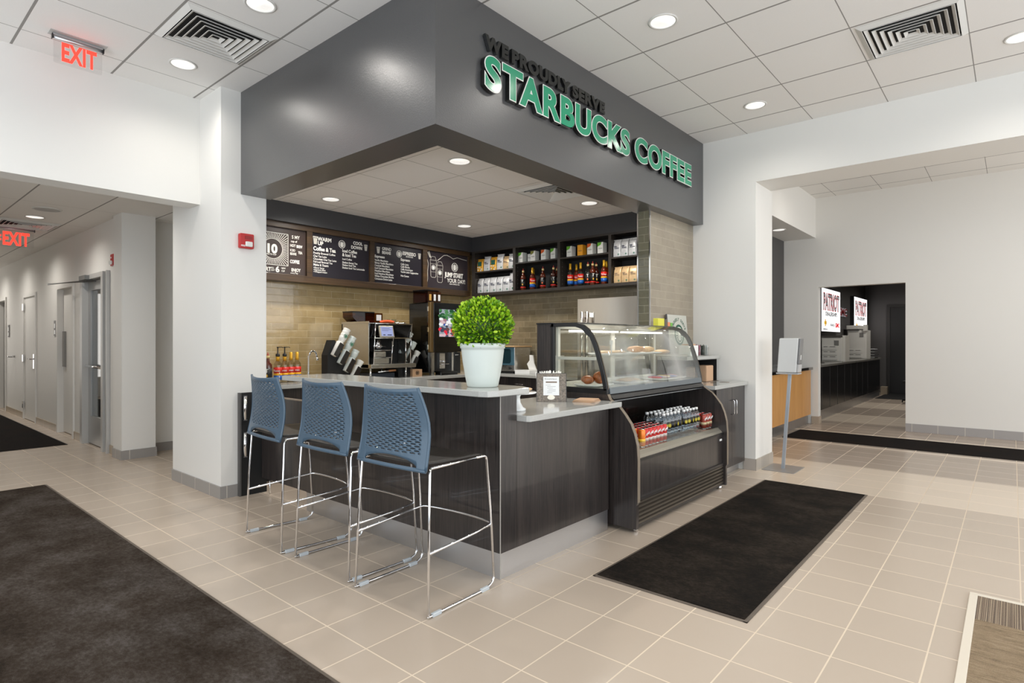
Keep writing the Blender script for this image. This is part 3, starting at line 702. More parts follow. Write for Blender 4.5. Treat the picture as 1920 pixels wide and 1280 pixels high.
# ---- things on the lower top
LT = .92
t = thing('cake_stand', 'white cake stand with a wrapped flat pastry, half behind the bar', 'cake stand', (2.77, 2.35, LT))
build('pedestal', MB().lathe([(.0001, 0), (.062, 0), (.062, .012), (.045, .022), (.03, .05), (.026, .085), (.034, .1), (.0001, .102)], 2.77, 2.35, LT, 32), CERAM, t)
build('plate', MB().lathe([(.0001, .1), (.03, .101), (.125, .108), (.13, .113), (.125, .118), (.0001, .113)], 2.77, 2.35, LT, 40), CERAM, t)
def blob(mb, cx, cy, cz, rx, ry, rz, seed=1, n=14, m=8, amp=.15, mi=0):
    r = random.Random(seed); ph = [r.uniform(0, 6.28) for _ in range(6)]; vs = []; fs = []
    for j in range(m + 1):
        th = pi * j / m
        for i in range(n):
            a = 2 * pi * i / n; k = 1 + amp * (sin(3 * a + ph[0]) * sin(2 * th + ph[1]) + .5 * sin(5 * a + ph[2]))
            vs.append((cx + rx * k * sin(th) * cos(a), cy + ry * k * sin(th) * sin(a), cz + rz * cos(th)))
    for j in range(m):
        for i in range(n): i2 = (i + 1) % n; fs.append((j * n + i, (j + 1) * n + i, (j + 1) * n + i2, j * n + i2))
    return mb.add(vs, fs, mi, True)
PASTRY = M('pastry_brown', rgb(196, 140, 84), .5, var=.25, vscale=60, bmp=.6, bscale=90)
PASTRYL = M('pastry_light', rgb(214, 176, 130), .5, var=.2, vscale=60, bmp=.6, bscale=90)
BUN = M('bun_glazed', rgb(150, 82, 34), .25, var=.35, vscale=50, bmp=.8, bscale=60, coat=.5)
WRAP = glassmat('plastic_wrap', (.95, .95, .95, 1), 1.0, .15)
solo('wrapped_pastry', blob(MB(), 2.79, 2.35, LT + .132, .085, .08, .014, 5, 20, 8, .1), PASTRYL, 'flat brown pastry on the white cake stand', 'pastry', (2.79, 2.35, LT + .118))
# framed allergen notice
t = thing('sign_holder', 'framed notice with speckled brown border on the lower quartz top', 'sign', (3.34, 2.50, LT))
sx0, sx1, sy, sz = 2.87, 3.125, 2.34, .262
fm = M('frame_marble', rgb(120, 108, 94), .35, var=.5, vscale=90)
dirv = Vector((1, -.18, 0)).normalized()
def tilted(mb):   # leans back and turns slightly to the camera
    return mb.xform(Matrix.Translation((3.34, 2.50, LT)) @ Matrix.Rotation(radians(-50), 4, 'Z') @ Matrix.Rotation(radians(-8), 4, 'X'))
build('frame', tilted(MB().box(-.105, .105, -.006, .006, 0, .20)), fm, t)
build('frame_edge', tilted(MB().box(-.108, -.105, -.008, .008, 0, .203).box(.105, .108, -.008, .008, 0, .203).box(-.108, .108, -.008, .008, .2, .203)), BLACK, t)
build('notice', tilted(MB().box(-.058, .055, -.0075, -.006, .045, .178)), WHITE, t)
gm = M('print_grey', rgb(90, 88, 86), .6)
b_ = MB()
b_.merge(onY(text_mb("Brewed & Baked", .009, .0005, .0), -.048, -.0078, .158))
b_.box(-.04, .04, -.0082, -.0076, .134, .144, 1)
for i, (a, c) in enumerate(((-.042, -.005), (-.03, .03), (-.03, .01), (-.02, .03), (-.03, .03), (-.03, .005))): b_.box(a, c, -.0081, -.0076, .118 - i * .011, .1195 - i * .011)
build('lettering', tilted(b_), [gm, M('print_brown', rgb(130, 112, 96), .6)], t)
build('seal', tilted(MB().prism([(.027 * cos(a) - .003, .03 + .017 * sin(a)) for a in [2 * pi * k / 20 for k in range(20)]], 'y', -.011, -.007)), M('seal_cream', rgb(246, 240, 224), .4), t)
build('stand_foot', tilted(MB().box(-.09, .09, 0, .05, 0, .004)), BLACK, t)
# cup of wrapped straws behind the frame
t = thing('straw_holder', 'clear holder full of white wrapped straws behind the framed notice', 'holder', (3.52, 2.64, LT))
build('holder', MB().box(3.42, 3.60, 2.59, 2.71, LT, LT + .13), ACRYL, t)
sm = MB(); r_ = random.Random(4)
for i in range(60):
    x = 3.435 + .15 * r_.random(); y = 2.60 + .10 * r_.random(); dx = r_.uniform(-.03, .05); dy = r_.uniform(-.02, .02)
    sm.tube([(x, y, LT + .005), (x + dx, y + dy, LT + .19 + r_.uniform(-.01, .02))], .0042, 5)
tag(build('straws', sm, M('paper_white', rgb(236, 234, 228), .7), t), kind='stuff')
t = thing('napkin_stack', 'stack of brown paper napkins on the lower top by the display case', 'napkins', (3.52, 2.32, LT))
NAPK = M('kraft_napkin', rgb(196, 160, 128), .8, bmp=.3)
for i in range(5):
    a = radians(8 + 3 * i); q = MB().box(-.09, .09, -.07, .07, 0, .003).xform(Matrix.Translation((3.52, 2.32, LT + i * .0036)) @ Matrix.Rotation(a, 4, 'Z')); build('napkin', q, NAPK, t)
#PART2
# ================================================================== LETTERING ON THE SOFFIT
GREENL = M('letter_green', rgb(24, 142, 104), .22, coat=.5); LWHITE = M('letter_outline_white', rgb(238, 238, 232), .3); LBLACK = M('letter_black', rgb(12, 12, 12), .25, coat=.4)
def wall_letters(word, x0, x1, z, cap, y, layers, parent, gap=.012):
    ms = []; tot = 0
    for ch in word:
        if ch == ' ': ms.append(None); tot += cap * .34; continue
        e_ = layers[0][1] * cap / .7 * .85; ws = width(text_mb(ch, cap, .01, 0)); ws = (ws[0] - e_, ws[1] + e_); ms.append(ws); tot += ws[1] - ws[0] + gap
    KERN = {'TA': -.20, 'LY': -.22, 'RV': -.10, 'RO': -.06, 'DL': .0, 'WE': .02, 'KS': -.08, 'PR': .0, 'UC': .0}
    kern = [KERN.get(word[i:i + 2], 0) * cap for i in range(len(word))]; tot += sum(kern)
    k = (x1 - x0 + gap) / tot; x = x0
    for ch, ws, kr in zip(word, ms, kern):
        if ws is None: x += cap * .34 * k; continue
        lo, hi = ws; root = None
        for nm, off, dep, yo, mt in layers:
            m = MB().merge(text_mb(ch, cap, dep, off, res=9))
            m.v = [((v[0] - lo) * k, v[1], v[2]) for v in m.v]
            onY(m, x, y - yo, z)
            o = build(nm, m, mt, parent if root is None else root)
            if root is None: root = o
        x += (hi - lo + gap + kr) * k
SG = thing('wall_sign', 'raised green white and black lettering on the grey soffit face', 'sign', (4.3, 2.605, 3.1))
L3 = [('letter', .068, .030, .004, LBLACK), ('letter_outline', .058, .003, .034, LWHITE), ('letter_face', .036, .003, .0365, GREENL)]
wall_letters('STARBUCKS', 2.718, 4.59, 2.994, .200, 2.605, L3, SG, .006)
wall_letters('COFFEE', 4.675, 5.89, 2.994, .200, 2.605, L3, SG, .006)
L1 = [('letter', .06, .022, .004, LBLACK)]
for wd, a, b in (('WE', 2.74, 2.965), ('PROUDLY', 3.0, 3.685), ('SERVE', 3.72, 4.19)):
    wall_letters(wd, a, b, 3.250, .083, 2.605, L1, SG, .006)

# ================================================================== MENU BOARDS
FY = 5.97
t = thing('menu_surround', 'long dark brown wooden surround holding the four menu boards', 'menu surround', (4.3, FY, 2.0))
xs = [(2.56, 2.63), (3.435, 3.503), (4.278, 4.344), (5.123, 5.199), (5.985, 6.008)]
fb = MB().box(2.56, 6.008, FY, 6.138, 2.005, 2.08).box(2.56, 6.008, FY, 6.138, 2.58, 2.64)
build('rail', fb, WOODF, t, bevel=.002)
for a, b in xs: build('stile', MB().box(a, b, FY + .001, 6.138, 2.08, 2.58), WOODF, t)
CHALK = M('chalk_white', rgb(232, 230, 222), .7); CHALKD = M('chalk_dim', rgb(190, 186, 176), .7)
def emblem(r, x, y, z, dep=.001):
    """plain round emblem: a ring of little leaves around a crowned shape"""
    m = MB(); n = 28
    for k in range(n):
        a, b = 2 * pi * k / n, 2 * pi * (k + 1) / n
        m.prism([(r * cos(a), r * sin(a)), (r * cos(b), r * sin(b)), (.9 * r * cos(b), .9 * r * sin(b)), (.9 * r * cos(a), .9 * r * sin(a))], 'z', 0, dep)
    for sg in (-1, 1):
        for k in range(6):
            a = radians(-62 + 22 * k); c, s_ = cos(a) * sg, sin(a); t_ = .075 * r
            m.prism([(r * .42 * c, r * .42 * s_ - t_ * .6), (r * .82 * c, r * .82 * s_ - t_), (r * .86 * c, r * .86 * s_ + t_), (r * .42 * c, r * .42 * s_ + t_)], 'z', 0, dep)
    m.prism([(-.2 * r, -.7 * r), (-.32 * r, -.1 * r), (-.26 * r, .4 * r), (-.14 * r, .5 * r), (0, .78 * r), (.14 * r, .5 * r), (.26 * r, .4 * r), (.32 * r, -.1 * r), (.2 * r, -.7 * r)], 'z', 0, dep)
    m.v = [(a, b, c) for a, b, c in m.v]
    return m
def board(x0, x1, z0, z1, label, panelcol=(36, 33, 40)):
    t = thing('menu_board', label, 'menu board', ((x0 + x1) / 2, FY + .05, z0)); t['group'] = 'menu boards in the brown frame'
    build('panel', MB().box(x0, x1, FY + .03, FY + .06, z0, z1), M('board_%d' % panelcol[0], rgb(*panelcol), .28), t)
    return t
def lines(t, items, mat=None, y=FY + .0295):
    m = MB()
    for s, x, z, cap, off, sx in items: m.merge(onY(MB().merge(text_mb(s, cap, .0008, off, 'LEFT', 0, sx)), x, y, z))
    build('lettering', m, mat or CHALK, t)
# board 1: decorated 10 and 6
t = board(2.63, 3.435, 2.08, 2.58, 'menu board with a large 10 in sunrays, leftmost of four', (58, 46, 42))
m = MB(); y1 = FY + .0290
cx, cz, R = 3.055, 2.345, .108
def barp(m, x0, z0, x1, z1, w):
    d = Vector((x1 - x0, z1 - z0)).normalized(); n = Vector((-d.y, d.x)) * w / 2
    m.prism([(x0 + n.x, z0 + n.y), (x0 - n.x, z0 - n.y), (x1 - n.x, z1 - n.y), (x1 + n.x, z1 + n.y)], 'y', y1, y1 + .001)
for k in range(56):
    a = 2 * pi * k / 56; c, s_ = cos(a), sin(a); q = min(.165 / max(1e-6, abs(c)), .165 / max(1e-6, abs(s_)))
    barp(m, cx + (R + .012) * c, cz + (R + .012) * s_, cx + q * c, cz + q * s_, .005)
for R0, wd in ((R, .005), (R + .009, .002)):
    for k in range(40): a = 2 * pi * k / 40; b_ = 2 * pi * (k + 1) / 40; barp(m, cx + R0 * cos(a), cz + R0 * sin(a), cx + R0 * cos(b_), cz + R0 * sin(b_), wd)
for a, b_, c, d_ in ((cx - .172, cz - .172, cx + .172, cz - .172), (cx - .172, cz + .172, cx + .172, cz + .172), (cx + .172, cz - .172, cx + .172, cz + .172), (cx - .172, cz - .172, cx - .172, cz + .172)): barp(m, a, b_, c, d_, .005)
build('sunray_ring', m, CHALK, t)
lines(t, [('10', 2.975, 2.30, .09, .05, 1.0), ('BEAN TO CUP', 2.965, 2.275, .014, .02, 1.0), ('PORT', 2.905, 2.10, .042, .03, .85), ('6', 3.085, 2.098, .06, .04, 1.0), ('ALL', 3.035, 2.13, .018, .02, .8), ('DAY', 3.035, 2.105, .018, .02, .8), ('NEW', 3.15, 2.135, .018, .02, .8), ('CUP', 3.15, 2.105, .018, .02, .8),
          ('S MY', 3.27, 2.48, .036, .02, .85), ('cup of', 3.26, 2.44, .022, .02, .9), ('HOT', 3.25, 2.39, .028, .03, .75), ('BREW', 3.325, 2.385, .03, .03, .6), ('ICED', 3.25, 2.34, .024, .02, .8), ('BEANS', 3.25, 2.30, .027, .02, .65), ('TEA', 3.345, 2.32, .028, .03, .7), ('COFFEE', 3.25, 2.21, .036, .035, .62), ('ENJOY', 3.265, 2.12, .034, .03, .75), ('every day', 3.255, 2.095, .016, .01, 1.0)])
# board 2
t = board(3.503, 4.278, 2.08, 2.58, 'menu board reading WARM UP and COOL DOWN, second from the left')
lines(t, [('WARM', 3.585, 2.50, .042, .035, .95), ('UP', 3.585, 2.45, .042, .035, .95), ('Coffee & Tea', 3.53, 2.385, .044, .03, .84), ('Freshly Brewed Coffee', 3.53, 2.345, .023, .012, .92), ('Chai Tea Latte', 3.53, 2.31, .022, .012, .9), ('Chocolate Chai Tea Latte', 3.53, 2.278, .022, .012, .9), ('Full-Leaf Brewed Tea', 3.53, 2.246, .022, .012, .9),
          ('Make It Yours', 3.53, 2.21, .026, .015, .9), ('+Flavor Syrup', 3.53, 2.18, .018, .01, .95), ('+Espresso Shot', 3.53, 2.157, .018, .01, .95), ('+Whipped cream', 3.53, 2.134, .018, .01, .95),
          ('COOL', 4.055, 2.515, .036, .035, .9), ('DOWN', 4.025, 2.462, .036, .035, .9), ('Iced Coffee', 3.905, 2.405, .036, .025, .85), ('& Iced Tea', 3.905, 2.358, .036, .025, .85), ('Iced Coffee', 3.905, 2.315, .022, .012, .9), ('Shaken Sweet Tea', 3.905, 2.275, .022, .012, .9), ('Shaken Iced Tea', 3.905, 2.245, .022, .012, .9), ('Shaken Iced Tea Lemonade', 3.905, 2.213, .022, .012, .9)])
build('emblem', onY(emblem(.047, 0, 0, 0), 3.90, FY + .0292, 2.495), CHALK, t)
def cup_icon(x, z, s):
    m = MB(); m.prism([(x - .3 * s, z + .25 * s), (x - .2 * s, z - .5 * s), (x + .2 * s, z - .5 * s), (x + .3 * s, z + .25 * s)], 'y', FY + .0292, FY + .03)
    m.prism([(x - .36 * s, z + .3 * s), (x + .36 * s, z + .3 * s), (x + .3 * s, z + .5 * s), (x - .3 * s, z + .5 * s)], 'y', FY + .0292, FY + .03); return m
build('cup_drawing', cup_icon(3.555, 2.5, .09), CHALKD, t); build('cup_drawing', cup_icon(4.235, 2.495, .075), CHALKD, t)
# board 3
t = board(4.344, 5.123, 2.08, 2.58, 'menu board reading GRIND BEANS and ESPRESSO, third from the left')
lines(t, [('GRIND', 4.475, 2.50, .036, .02, .9), ('BEANS', 4.475, 2.452, .036, .03, .9), ('ESPRESSO', 4.80, 2.475, .042, .035, .86), ('BEVERAGES', 4.855, 2.448, .018, .01, .9), ('Espresso', 4.365, 2.395, .033, .025, .9),
          ('Vanilla Macchiato', 4.365, 2.352, .024, .013, .85), ('Skinny Vanilla Macchiato', 4.365, 2.319, .024, .013, .85), ('Caramel Macchiato', 4.365, 2.286, .024, .013, .85), ('Iced Caramel Macchiato', 4.365, 2.253, .024, .013, .85), ('Hazelnut Macchiato', 4.365, 2.220, .024, .013, .85), ('Iced Hazelnut Macchiato', 4.365, 2.187, .024, .013, .85), ('White Chocolate Mocha', 4.365, 2.154, .024, .013, .85), ('Cinnamon Dolce Latte', 4.365, 2.121, .024, .013, .85),
          ('Espresso', 4.77, 2.395, .033, .025, .9), ('Caffe Latte', 4.77, 2.34, .024, .013, .85), ('Caffe Mocha', 4.77, 2.307, .024, .013, .85), ('Caffe Americano', 4.77, 2.274, .024, .013, .85), ('Vanilla Latte Cappuccino', 4.77, 2.241, .024, .013, .85), ('Hot Cocoa', 4.77, 2.19, .024, .013, .85)])
build('emblem', onY(emblem(.045, 0, 0, 0), 4.745, FY + .0292, 2.478), CHALK, t)
build('cup_drawing', cup_icon(4.42, 2.49, .08), CHALKD, t); build('cup_drawing', cup_icon(5.085, 2.485, .075), CHALKD, t)
# board 4
t = board(5.199, 5.985, 2.08, 2.58, 'menu board reading JUMP START YOUR DAY with two drawn cups, rightmost', (46, 40, 44))
lines(t, [('JUMP START', 5.545, 2.255, .062, .04, .72), ('YOUR DAY!', 5.585, 2.18, .055, .015, .85), ('ICED COFFEE & TEA', 5.63, 2.15, .017, .01, .9)])
build('emblem', onY(emblem(.062, 0, 0, 0), 5.73, FY + .0292, 2.40), CHALK, t)
m = MB()
def outl(pts, w=.005):
    for (a, b_), (c, d_) in zip(pts, pts[1:]): barp(m, a, b_, c, d_, w)
for x, z in ((5.33, 2.36), (5.45, 2.30)):
    outl([(x - .055, z + .1), (x - .045, z - .12), (x - .03, z - .135), (x + .03, z - .135), (x + .045, z - .12), (x + .055, z + .1), (x - .055, z + .1)]); outl([(x - .055, z + .1), (x - .03, z + .15), (x + .03, z + .15), (x + .055, z + .1)], .004)
    outl([(x - .048, z - .06), (x + .048, z - .06)], .003); outl([(x - .05, z + .05), (x + .05, z + .05)], .003)
outl([(5.46, 2.50), (5.52, 2.545), (5.58, 2.555), (5.64, 2.54), (5.70, 2.515), (5.78, 2.54), (5.86, 2.53), (5.97, 2.52)], .007)
outl([(5.23, 2.56), (5.27, 2.49)], .012); outl([(5.25, 2.575), (5.285, 2.49)], .012); outl([(5.46, 2.50), (5.40, 2.46)], .01); outl([(5.21, 2.5), (5.24, 2.4), (5.225, 2.3), (5.23, 2.2), (5.21, 2.1)], .006)
build('drawn_cups', m, CHALKD, t)
m = MB()
for x, z in ((5.33, 2.36), (5.45, 2.30)): m.merge(onY(emblem(.034, 0, 0, 0), x, FY + .029, z))
build('emblem', m, CHALK, t)

# ================================================================== SHELF UNIT
SX = 6.0
t = thing('shelf_unit', 'dark open wall shelf with four bays above the tiled wall', 'shelf', (6.13, 4.4, 2.0))
BLKIN = M('shelf_inside', rgb(15, 13, 12), .6)
build('bottom_board', MB().box(SX, 6.262, 2.86, 5.925, 2.005, 2.04), WOODSH, t)
build('top_board', MB().box(SX, 6.262, 2.86, 5.925, 2.615, 2.64), WOODSH, t)
build('back_panel', MB().box(6.25, 6.262, 2.86, 5.925, 2.04, 2.615), BLKIN, t)
divs = [(5.865, 5.925), (5.10, 5.145), (4.356, 4.398), (3.61, 3.648), (2.86, 2.90)]
for a, b in divs:
    d = build('divider', MB().box(SX, 6.25, a, b, 2.04, 2.615), WOODSH, t)
    if a < 5.5 or True:
        pg = MB()
        for xx in (SX + .05, SX + .2):
            for k in range(9): pg.box(xx - .003, xx + .003, a - .001, a, 2.08 + k * .055, 2.084 + k * .055)
        build('peg_holes', pg, CHALKD, d)
for (a, b, z) in ((5.145, 5.865, 2.33), (4.398, 5.10, 2.395), (3.648, 4.356, 2.395), (2.90, 3.61, 2.33)):
    build('middle_shelf', MB().box(SX + .003, 6.25, a, b, z, z + .018), WOODSH, t)

# ---- coffee bags
def bag_proto(col, name, seed, printc, txt=True, pattern=False):
    r = thing(name, 'x', 'coffee bag', (0, 0, 0)); rg = random.Random(seed)
    mt = M('bag_' + col[0], rgb(*col[1]), .38, .25, bmp=1.0, bscale=55, var=.12, vscale=40)
    w, d, h = .05, .034, .195; lv = [(0, 1, 1), (.01, 1.02, 1.05), (.06, 1.02, 1.1), (.12, 1.0, 1.0), (.155, .98, .8), (.178, .97, .35), (.186, .98, .12), (h, .98, .12)]
    vs = []; fs = []; n = 16
    for z, kx, ky in lv:
        for (a, b) in rrect(-d * ky, d * ky, -w * kx, w * kx, min(.012, d * ky * .9), 3): vs.append((a + rg.uniform(-.0012, .0012), b + rg.uniform(-.0012, .0012), z))
    for j in range(len(lv) - 1):
        for k in range(n): k2 = (k + 1) % n; fs.append((j * n + k, j * n + k2, (j + 1) * n + k2, (j + 1) * n + k))
    fs.append(tuple(range(n))[::-1]); fs.append(tuple((len(lv) - 1) * n + k for k in range(n)))
    build('bag_body', MB().add(vs, fs, 0, True), mt, r, local=True)
    build('tin_tie', MB().box(-.008, .006, -.052, .052, .188, .194), mt, r, local=True)
    pm = M('print_' + printc[0], rgb(*printc[1]), .6)
    if pattern:
        m = MB().box(-.0395, -.037, -.03, .03, .085, .15); build('label', m, M('label_teal', rgb(24, 78, 66), .5), r, local=True)
        m = MB(); [m.box(-.0395, -.037, a, a + .016, z, z + .016) for a, z in ((-.04, .03), (-.012, .055), (.018, .02), (-.028, .008), (.02, .06))]; build('pattern', m, M('pattern_blue', rgb(200, 208, 214), .5), r, local=True)
    elif txt:
        m = onX(MB().merge(text_mb('PIKE', .014, .001, .03)), -.037, .034, .108).merge(onX(MB().merge(text_mb('PLACE', .014, .001, .03)), -.0375, .028, .090)); build('lettering', m, pm, r, local=True)
        build('emblem', onX(MB().merge(emblem(.011, 0, 0, 0)), -.037, -.022, .03), M('emblem_green', rgb(50, 120, 90), .5), r, local=True)
    return r
protos = {'silver': bag_proto(('silver', (196, 196, 196)), 'coffee_bag', 1, ('dark', (40, 44, 70))), 'tan': bag_proto(('tan', (204, 172, 128)), 'coffee_bag', 2, ('brown', (80, 50, 30))), 'yellow': bag_proto(('yellow', (214, 158, 50)), 'coffee_bag', 3, ('teal', (20, 70, 60)), pattern=True)}
pused = set()
def put(dic, used, kind, loc, label, group, rotz=0, scale=None):
    if kind not in used: used.add(kind); o = dic[kind]; o.location = loc; o.rotation_euler = (0, 0, rotz)
    else: o = copy_tree(dic[kind], loc, rotz)
    o['label'] = label; o['group'] = group
    if scale: o.scale = scale
    return o
NB = ['nearest the corner', 'second from the corner', 'third from the corner', 'fourth from the corner', 'fifth from the corner', 'sixth from the corner']
G = 'coffee bags on the wall shelf'
rg = random.Random(5)
top1 = [('yellow', 5.803, .95), ('silver', 5.672, 1.08), ('yellow', 5.546, .98), ('silver', 5.42, 1.13), ('tan', 5.303, .93), ('silver', 5.205, 1.05)]
for i, (k, y, s) in enumerate(top1): put(protos, pused, k, (6.075, y, 2.348), '%s coffee bag on the upper shelf of the corner bay, %s' % (k if k != 'yellow' else 'yellow patterned', NB[i]), G, rg.uniform(-.15, .15), (1.1, 1.1, s))
for i, y in enumerate((5.797, 5.675, 5.554, 5.43, 5.31, 5.2)): put(protos, pused, 'silver', (6.075, y, 2.04), 'silver coffee bag on the lower shelf of the corner bay, %s' % NB[i], G, rg.uniform(-.12, .12), (1.1, 1.1, 1.1 if i < 5 else 1.3))
for i, y in enumerate((3.557, 3.455, 3.352, 3.25, 3.15)): put(protos, pused, 'silver', (6.075, y, 2.348), 'silver coffee bag on the upper shelf by the pier, %s from the left' % ORD[i], G, rg.uniform(-.1, .1), (1, 1, 1.08))
for i, (k, y) in enumerate((('tan', 3.55), ('tan', 3.447), ('tan', 3.346), ('silver', 3.245))): put(protos, pused, k, (6.075, y, 2.04), '%s coffee bag on the lower shelf by the pier, %s from the left' % (k, ORD[i]), G, rg.uniform(-.1, .1), (1, 1, 1.0))
# ---- tea boxes
def tea_box(y, front, corner, label, x=6.06, w=.078, h=.142, z=2.413):
    t = thing('tea_box', label, 'tea box', (x, y, z)); t['group'] = 'tea boxes on the wall shelf'
    build('carton', MB().box(x, x + .09, y - w / 2, y + w / 2, z, z + h), M('tea_%d_%d' % (front[0], front[2]), rgb(*front), .45), t, bevel=.001)
    if corner: build('leaf_print', MB().prism([(y + w / 2 - .001, z + h - .001), (y + w / 2 - .001, z + h - .05), (y + .01, z + h - .04), (y - .01, z + h - .03), (y - .02, z + h - .001)], 'x', x - .0008, x), M('tea_c_%d' % corner[0], rgb(*corner), .5), t)
    build('lettering', onX(MB().merge(text_mb('TAZO', .014, .0008, .015)), x, y + .026, z + .06), gm, t)
    return t
W_, O_, GR_ = (226, 224, 216), (232, 158, 40), (98, 168, 40)
tea_box(5.06 - .0, W_, GR_, 'white tea box with green corner, leftmost in the second bay')
tea_box(4.846, W_, (120, 120, 30), 'white tea box with olive corner in the second bay')
tea_box(4.671, W_, (216, 96, 30), 'white tea box with orange corner in the second bay')
tea_box(4.515, W_, GR_, 'white tea box with green corner at the right of the second bay')
tea_box(4.955, (200, 200, 196), None, 'plain pale tea box set back in the second bay', 6.12, .06, .12)
tea_box(4.258, W_, GR_, 'white tea box with green corner, leftmost in the third bay')
tea_box(4.093, O_, None, 'plain orange tea box in the third bay')
tea_box(3.948, W_, (216, 96, 30), 'white tea box with orange corner in the third bay')
tea_box(3.80, W_, GR_, 'white tea box with green corner at the right of the third bay')
# ---- syrup bottles
SYR_RED = M('label_red', rgb(204, 34, 24), .4); SYR_YEL = M('label_yellow', rgb(240, 176, 30), .4); SYR_BLU = M('label_blue', rgb(28, 92, 172), .4); GOLD = M('gold_cap', rgb(206, 156, 40), .35, .4)
LBLK = M('label_black', rgb(20, 18, 18), .4); AMB = M('amber_syrup', rgb(84, 28, 6), .1, coat=.5); CLR = glassmat('clear_syrup', (.80, .78, .68, 1), 1.6); DARKS = M('dark_syrup', rgb(56, 18, 10), .1, coat=.5)
def syrup(style, liquid, cap, key):
    r = thing('syrup_bottle', 'x', 'syrup bottle', (0, 0, 0))
    prof = [(.0001, 0), (.034, 0), (.037, .006), (.037, .165), (.034, .182), (.022, .20), (.015, .215), (.0135, .25), (.0001, .25)]
    build('glass_body', MB().lathe(prof, 0, 0, 0, 20), liquid, r, local=True)
    lb = MB()
    if style == 'torani':
        for z0, z1, mi in ((.03, .072, 2), (.072, .092, 1), (.092, .148, 0)): lb.lathe([(.0376, z0), (.0376, z1)], 0, 0, 0, 20, mi)
        build('label', lb, [SYR_RED, SYR_YEL, SYR_BLU], r, local=True)
        build('lettering', onX(MB().merge(text_mb('Torani', .019, .0015, .01, 'CENTER', 0, .8)), -.0376, 0, .108), WHITE, r, local=True)
    else:
        lb.lathe([(.0376, .03), (.0376, .045)], 0, 0, 0, 20, 1); lb.lathe([(.0376, .045), (.0376, .148)], 0, 0, 0, 20, 0)
        build('label', lb, [LBLK, SYR_RED], r, local=True)
        build('fruit_print', MB().prism([(.012 * cos(2 * pi * k / 10) * (1 if k % 2 else .5), .075 + .018 * sin(2 * pi * k / 10) * (1 if k % 2 else .5)) for k in range(10)], 'x', -.0386, -.0376), M('fruit_%s' % key, rgb(*(230, 180, 60) if style == 'blackyellow' else (232, 110, 50)), .5), r, local=True)
        build('lettering', onX(MB().merge(text_mb('T', .034, .0015, .01, 'CENTER')), -.0376, 0, .105), CHALK, r, local=True)
    if cap == 'gold': build('cap', MB().lathe([(.0165, .212), (.017, .235), (.0145, .24), (.0145, .29), (.0001, .292)], 0, 0, 0, 16), GOLD, r, local=True)
    elif cap == 'pump':
        build('cap', MB().lathe([(.0165, .205), (.017, .25), (.0001, .252)], 0, 0, 0, 16), GOLD, r, local=True)
        build('pump', MB().lathe([(.017, .25), (.02, .256), (.018, .275), (.006, .28), (.0045, .33), (.009, .332), (.009, .342), (.0001, .344)], 0, 0, 0, 14).tube([(0, 0, .338), (.02, -.03, .34), (.028, -.042, .334)], .004, 6), BLACK, r, local=True)
    else:
        build('cap', MB().lathe([(.015, .238), (.0155, .262), (.0001, .264)], 0, 0, 0, 14), M('cap_cream', rgb(214, 190, 130), .5), r, local=True)
        build('spout', MB().lathe([(.012, .262), (.011, .272), (.005, .277), (.004, .292), (.0001, .294)], 0, 0, 0, 10), M('spout_clear', rgb(160, 60, 50), .3), r, local=True)
    return r
SB = {'ta': syrup('torani', AMB, 'gold', 'a'), 'tc': syrup('torani', CLR, 'gold', 'b'), 'ka': syrup('blackyellow', AMB, 'spout', 'c'), 'ko': syrup('blackorange', AMB, 'spout', 'd'), 'kd': syrup('blackyellow', DARKS, 'spout', 'e'), 'tp': syrup('torani', CLR, 'pump', 'f'), 'kc': syrup('blackorange', CLR, 'spout', 'g')}
su = set(); G = 'syrup bottles on the wall shelf'
for k, x, y, lb in (('ka', 6.05, 5.003, 'amber syrup bottle with black and yellow label, leftmost in the second bay'), ('ta', 6.05, 4.843, 'amber syrup bottle with red and blue label in the second bay'),
                    ('ko', 6.05, 4.668, 'amber syrup bottle with black and orange label in the second bay'), ('kd', 6.05, 4.496, 'dark syrup bottle with black and yellow label beside the second divider'),
                    ('ta', 6.16, 4.915, 'amber syrup bottle half hidden in the back of the second bay'),
                    ('tc', 6.05, 4.233, 'clear syrup bottle with red and blue label, leftmost in the third bay'), ('ta', 6.14, 4.20, 'amber gold capped syrup bottle behind the leftmost clear one in the third bay'),
                    ('tc', 6.05, 4.076, 'clear syrup bottle with red and blue label, second in the third bay'), ('kc', 6.06, 3.975, 'pale syrup bottle with black label in the middle of the third bay'),
                    ('ka', 6.05, 3.90, 'amber syrup bottle with black and yellow label in the third bay'), ('kd', 6.14, 3.905, 'dark syrup bottle behind the black labelled one in the third bay'),
                    ('ta', 6.05, 3.739, 'amber syrup bottle with red and blue label at the right of the third bay'), ('ta', 6.14, 3.76, 'gold capped syrup bottle hidden behind the rightmost bottle of the third bay'),
                    ('ka', 6.16, 4.52, 'amber syrup bottle behind the dark one by the second divider')):
    put(SB, su, k, (x, y, 2.04), lb, G, rotz=radians(rg.uniform(20, 45)))

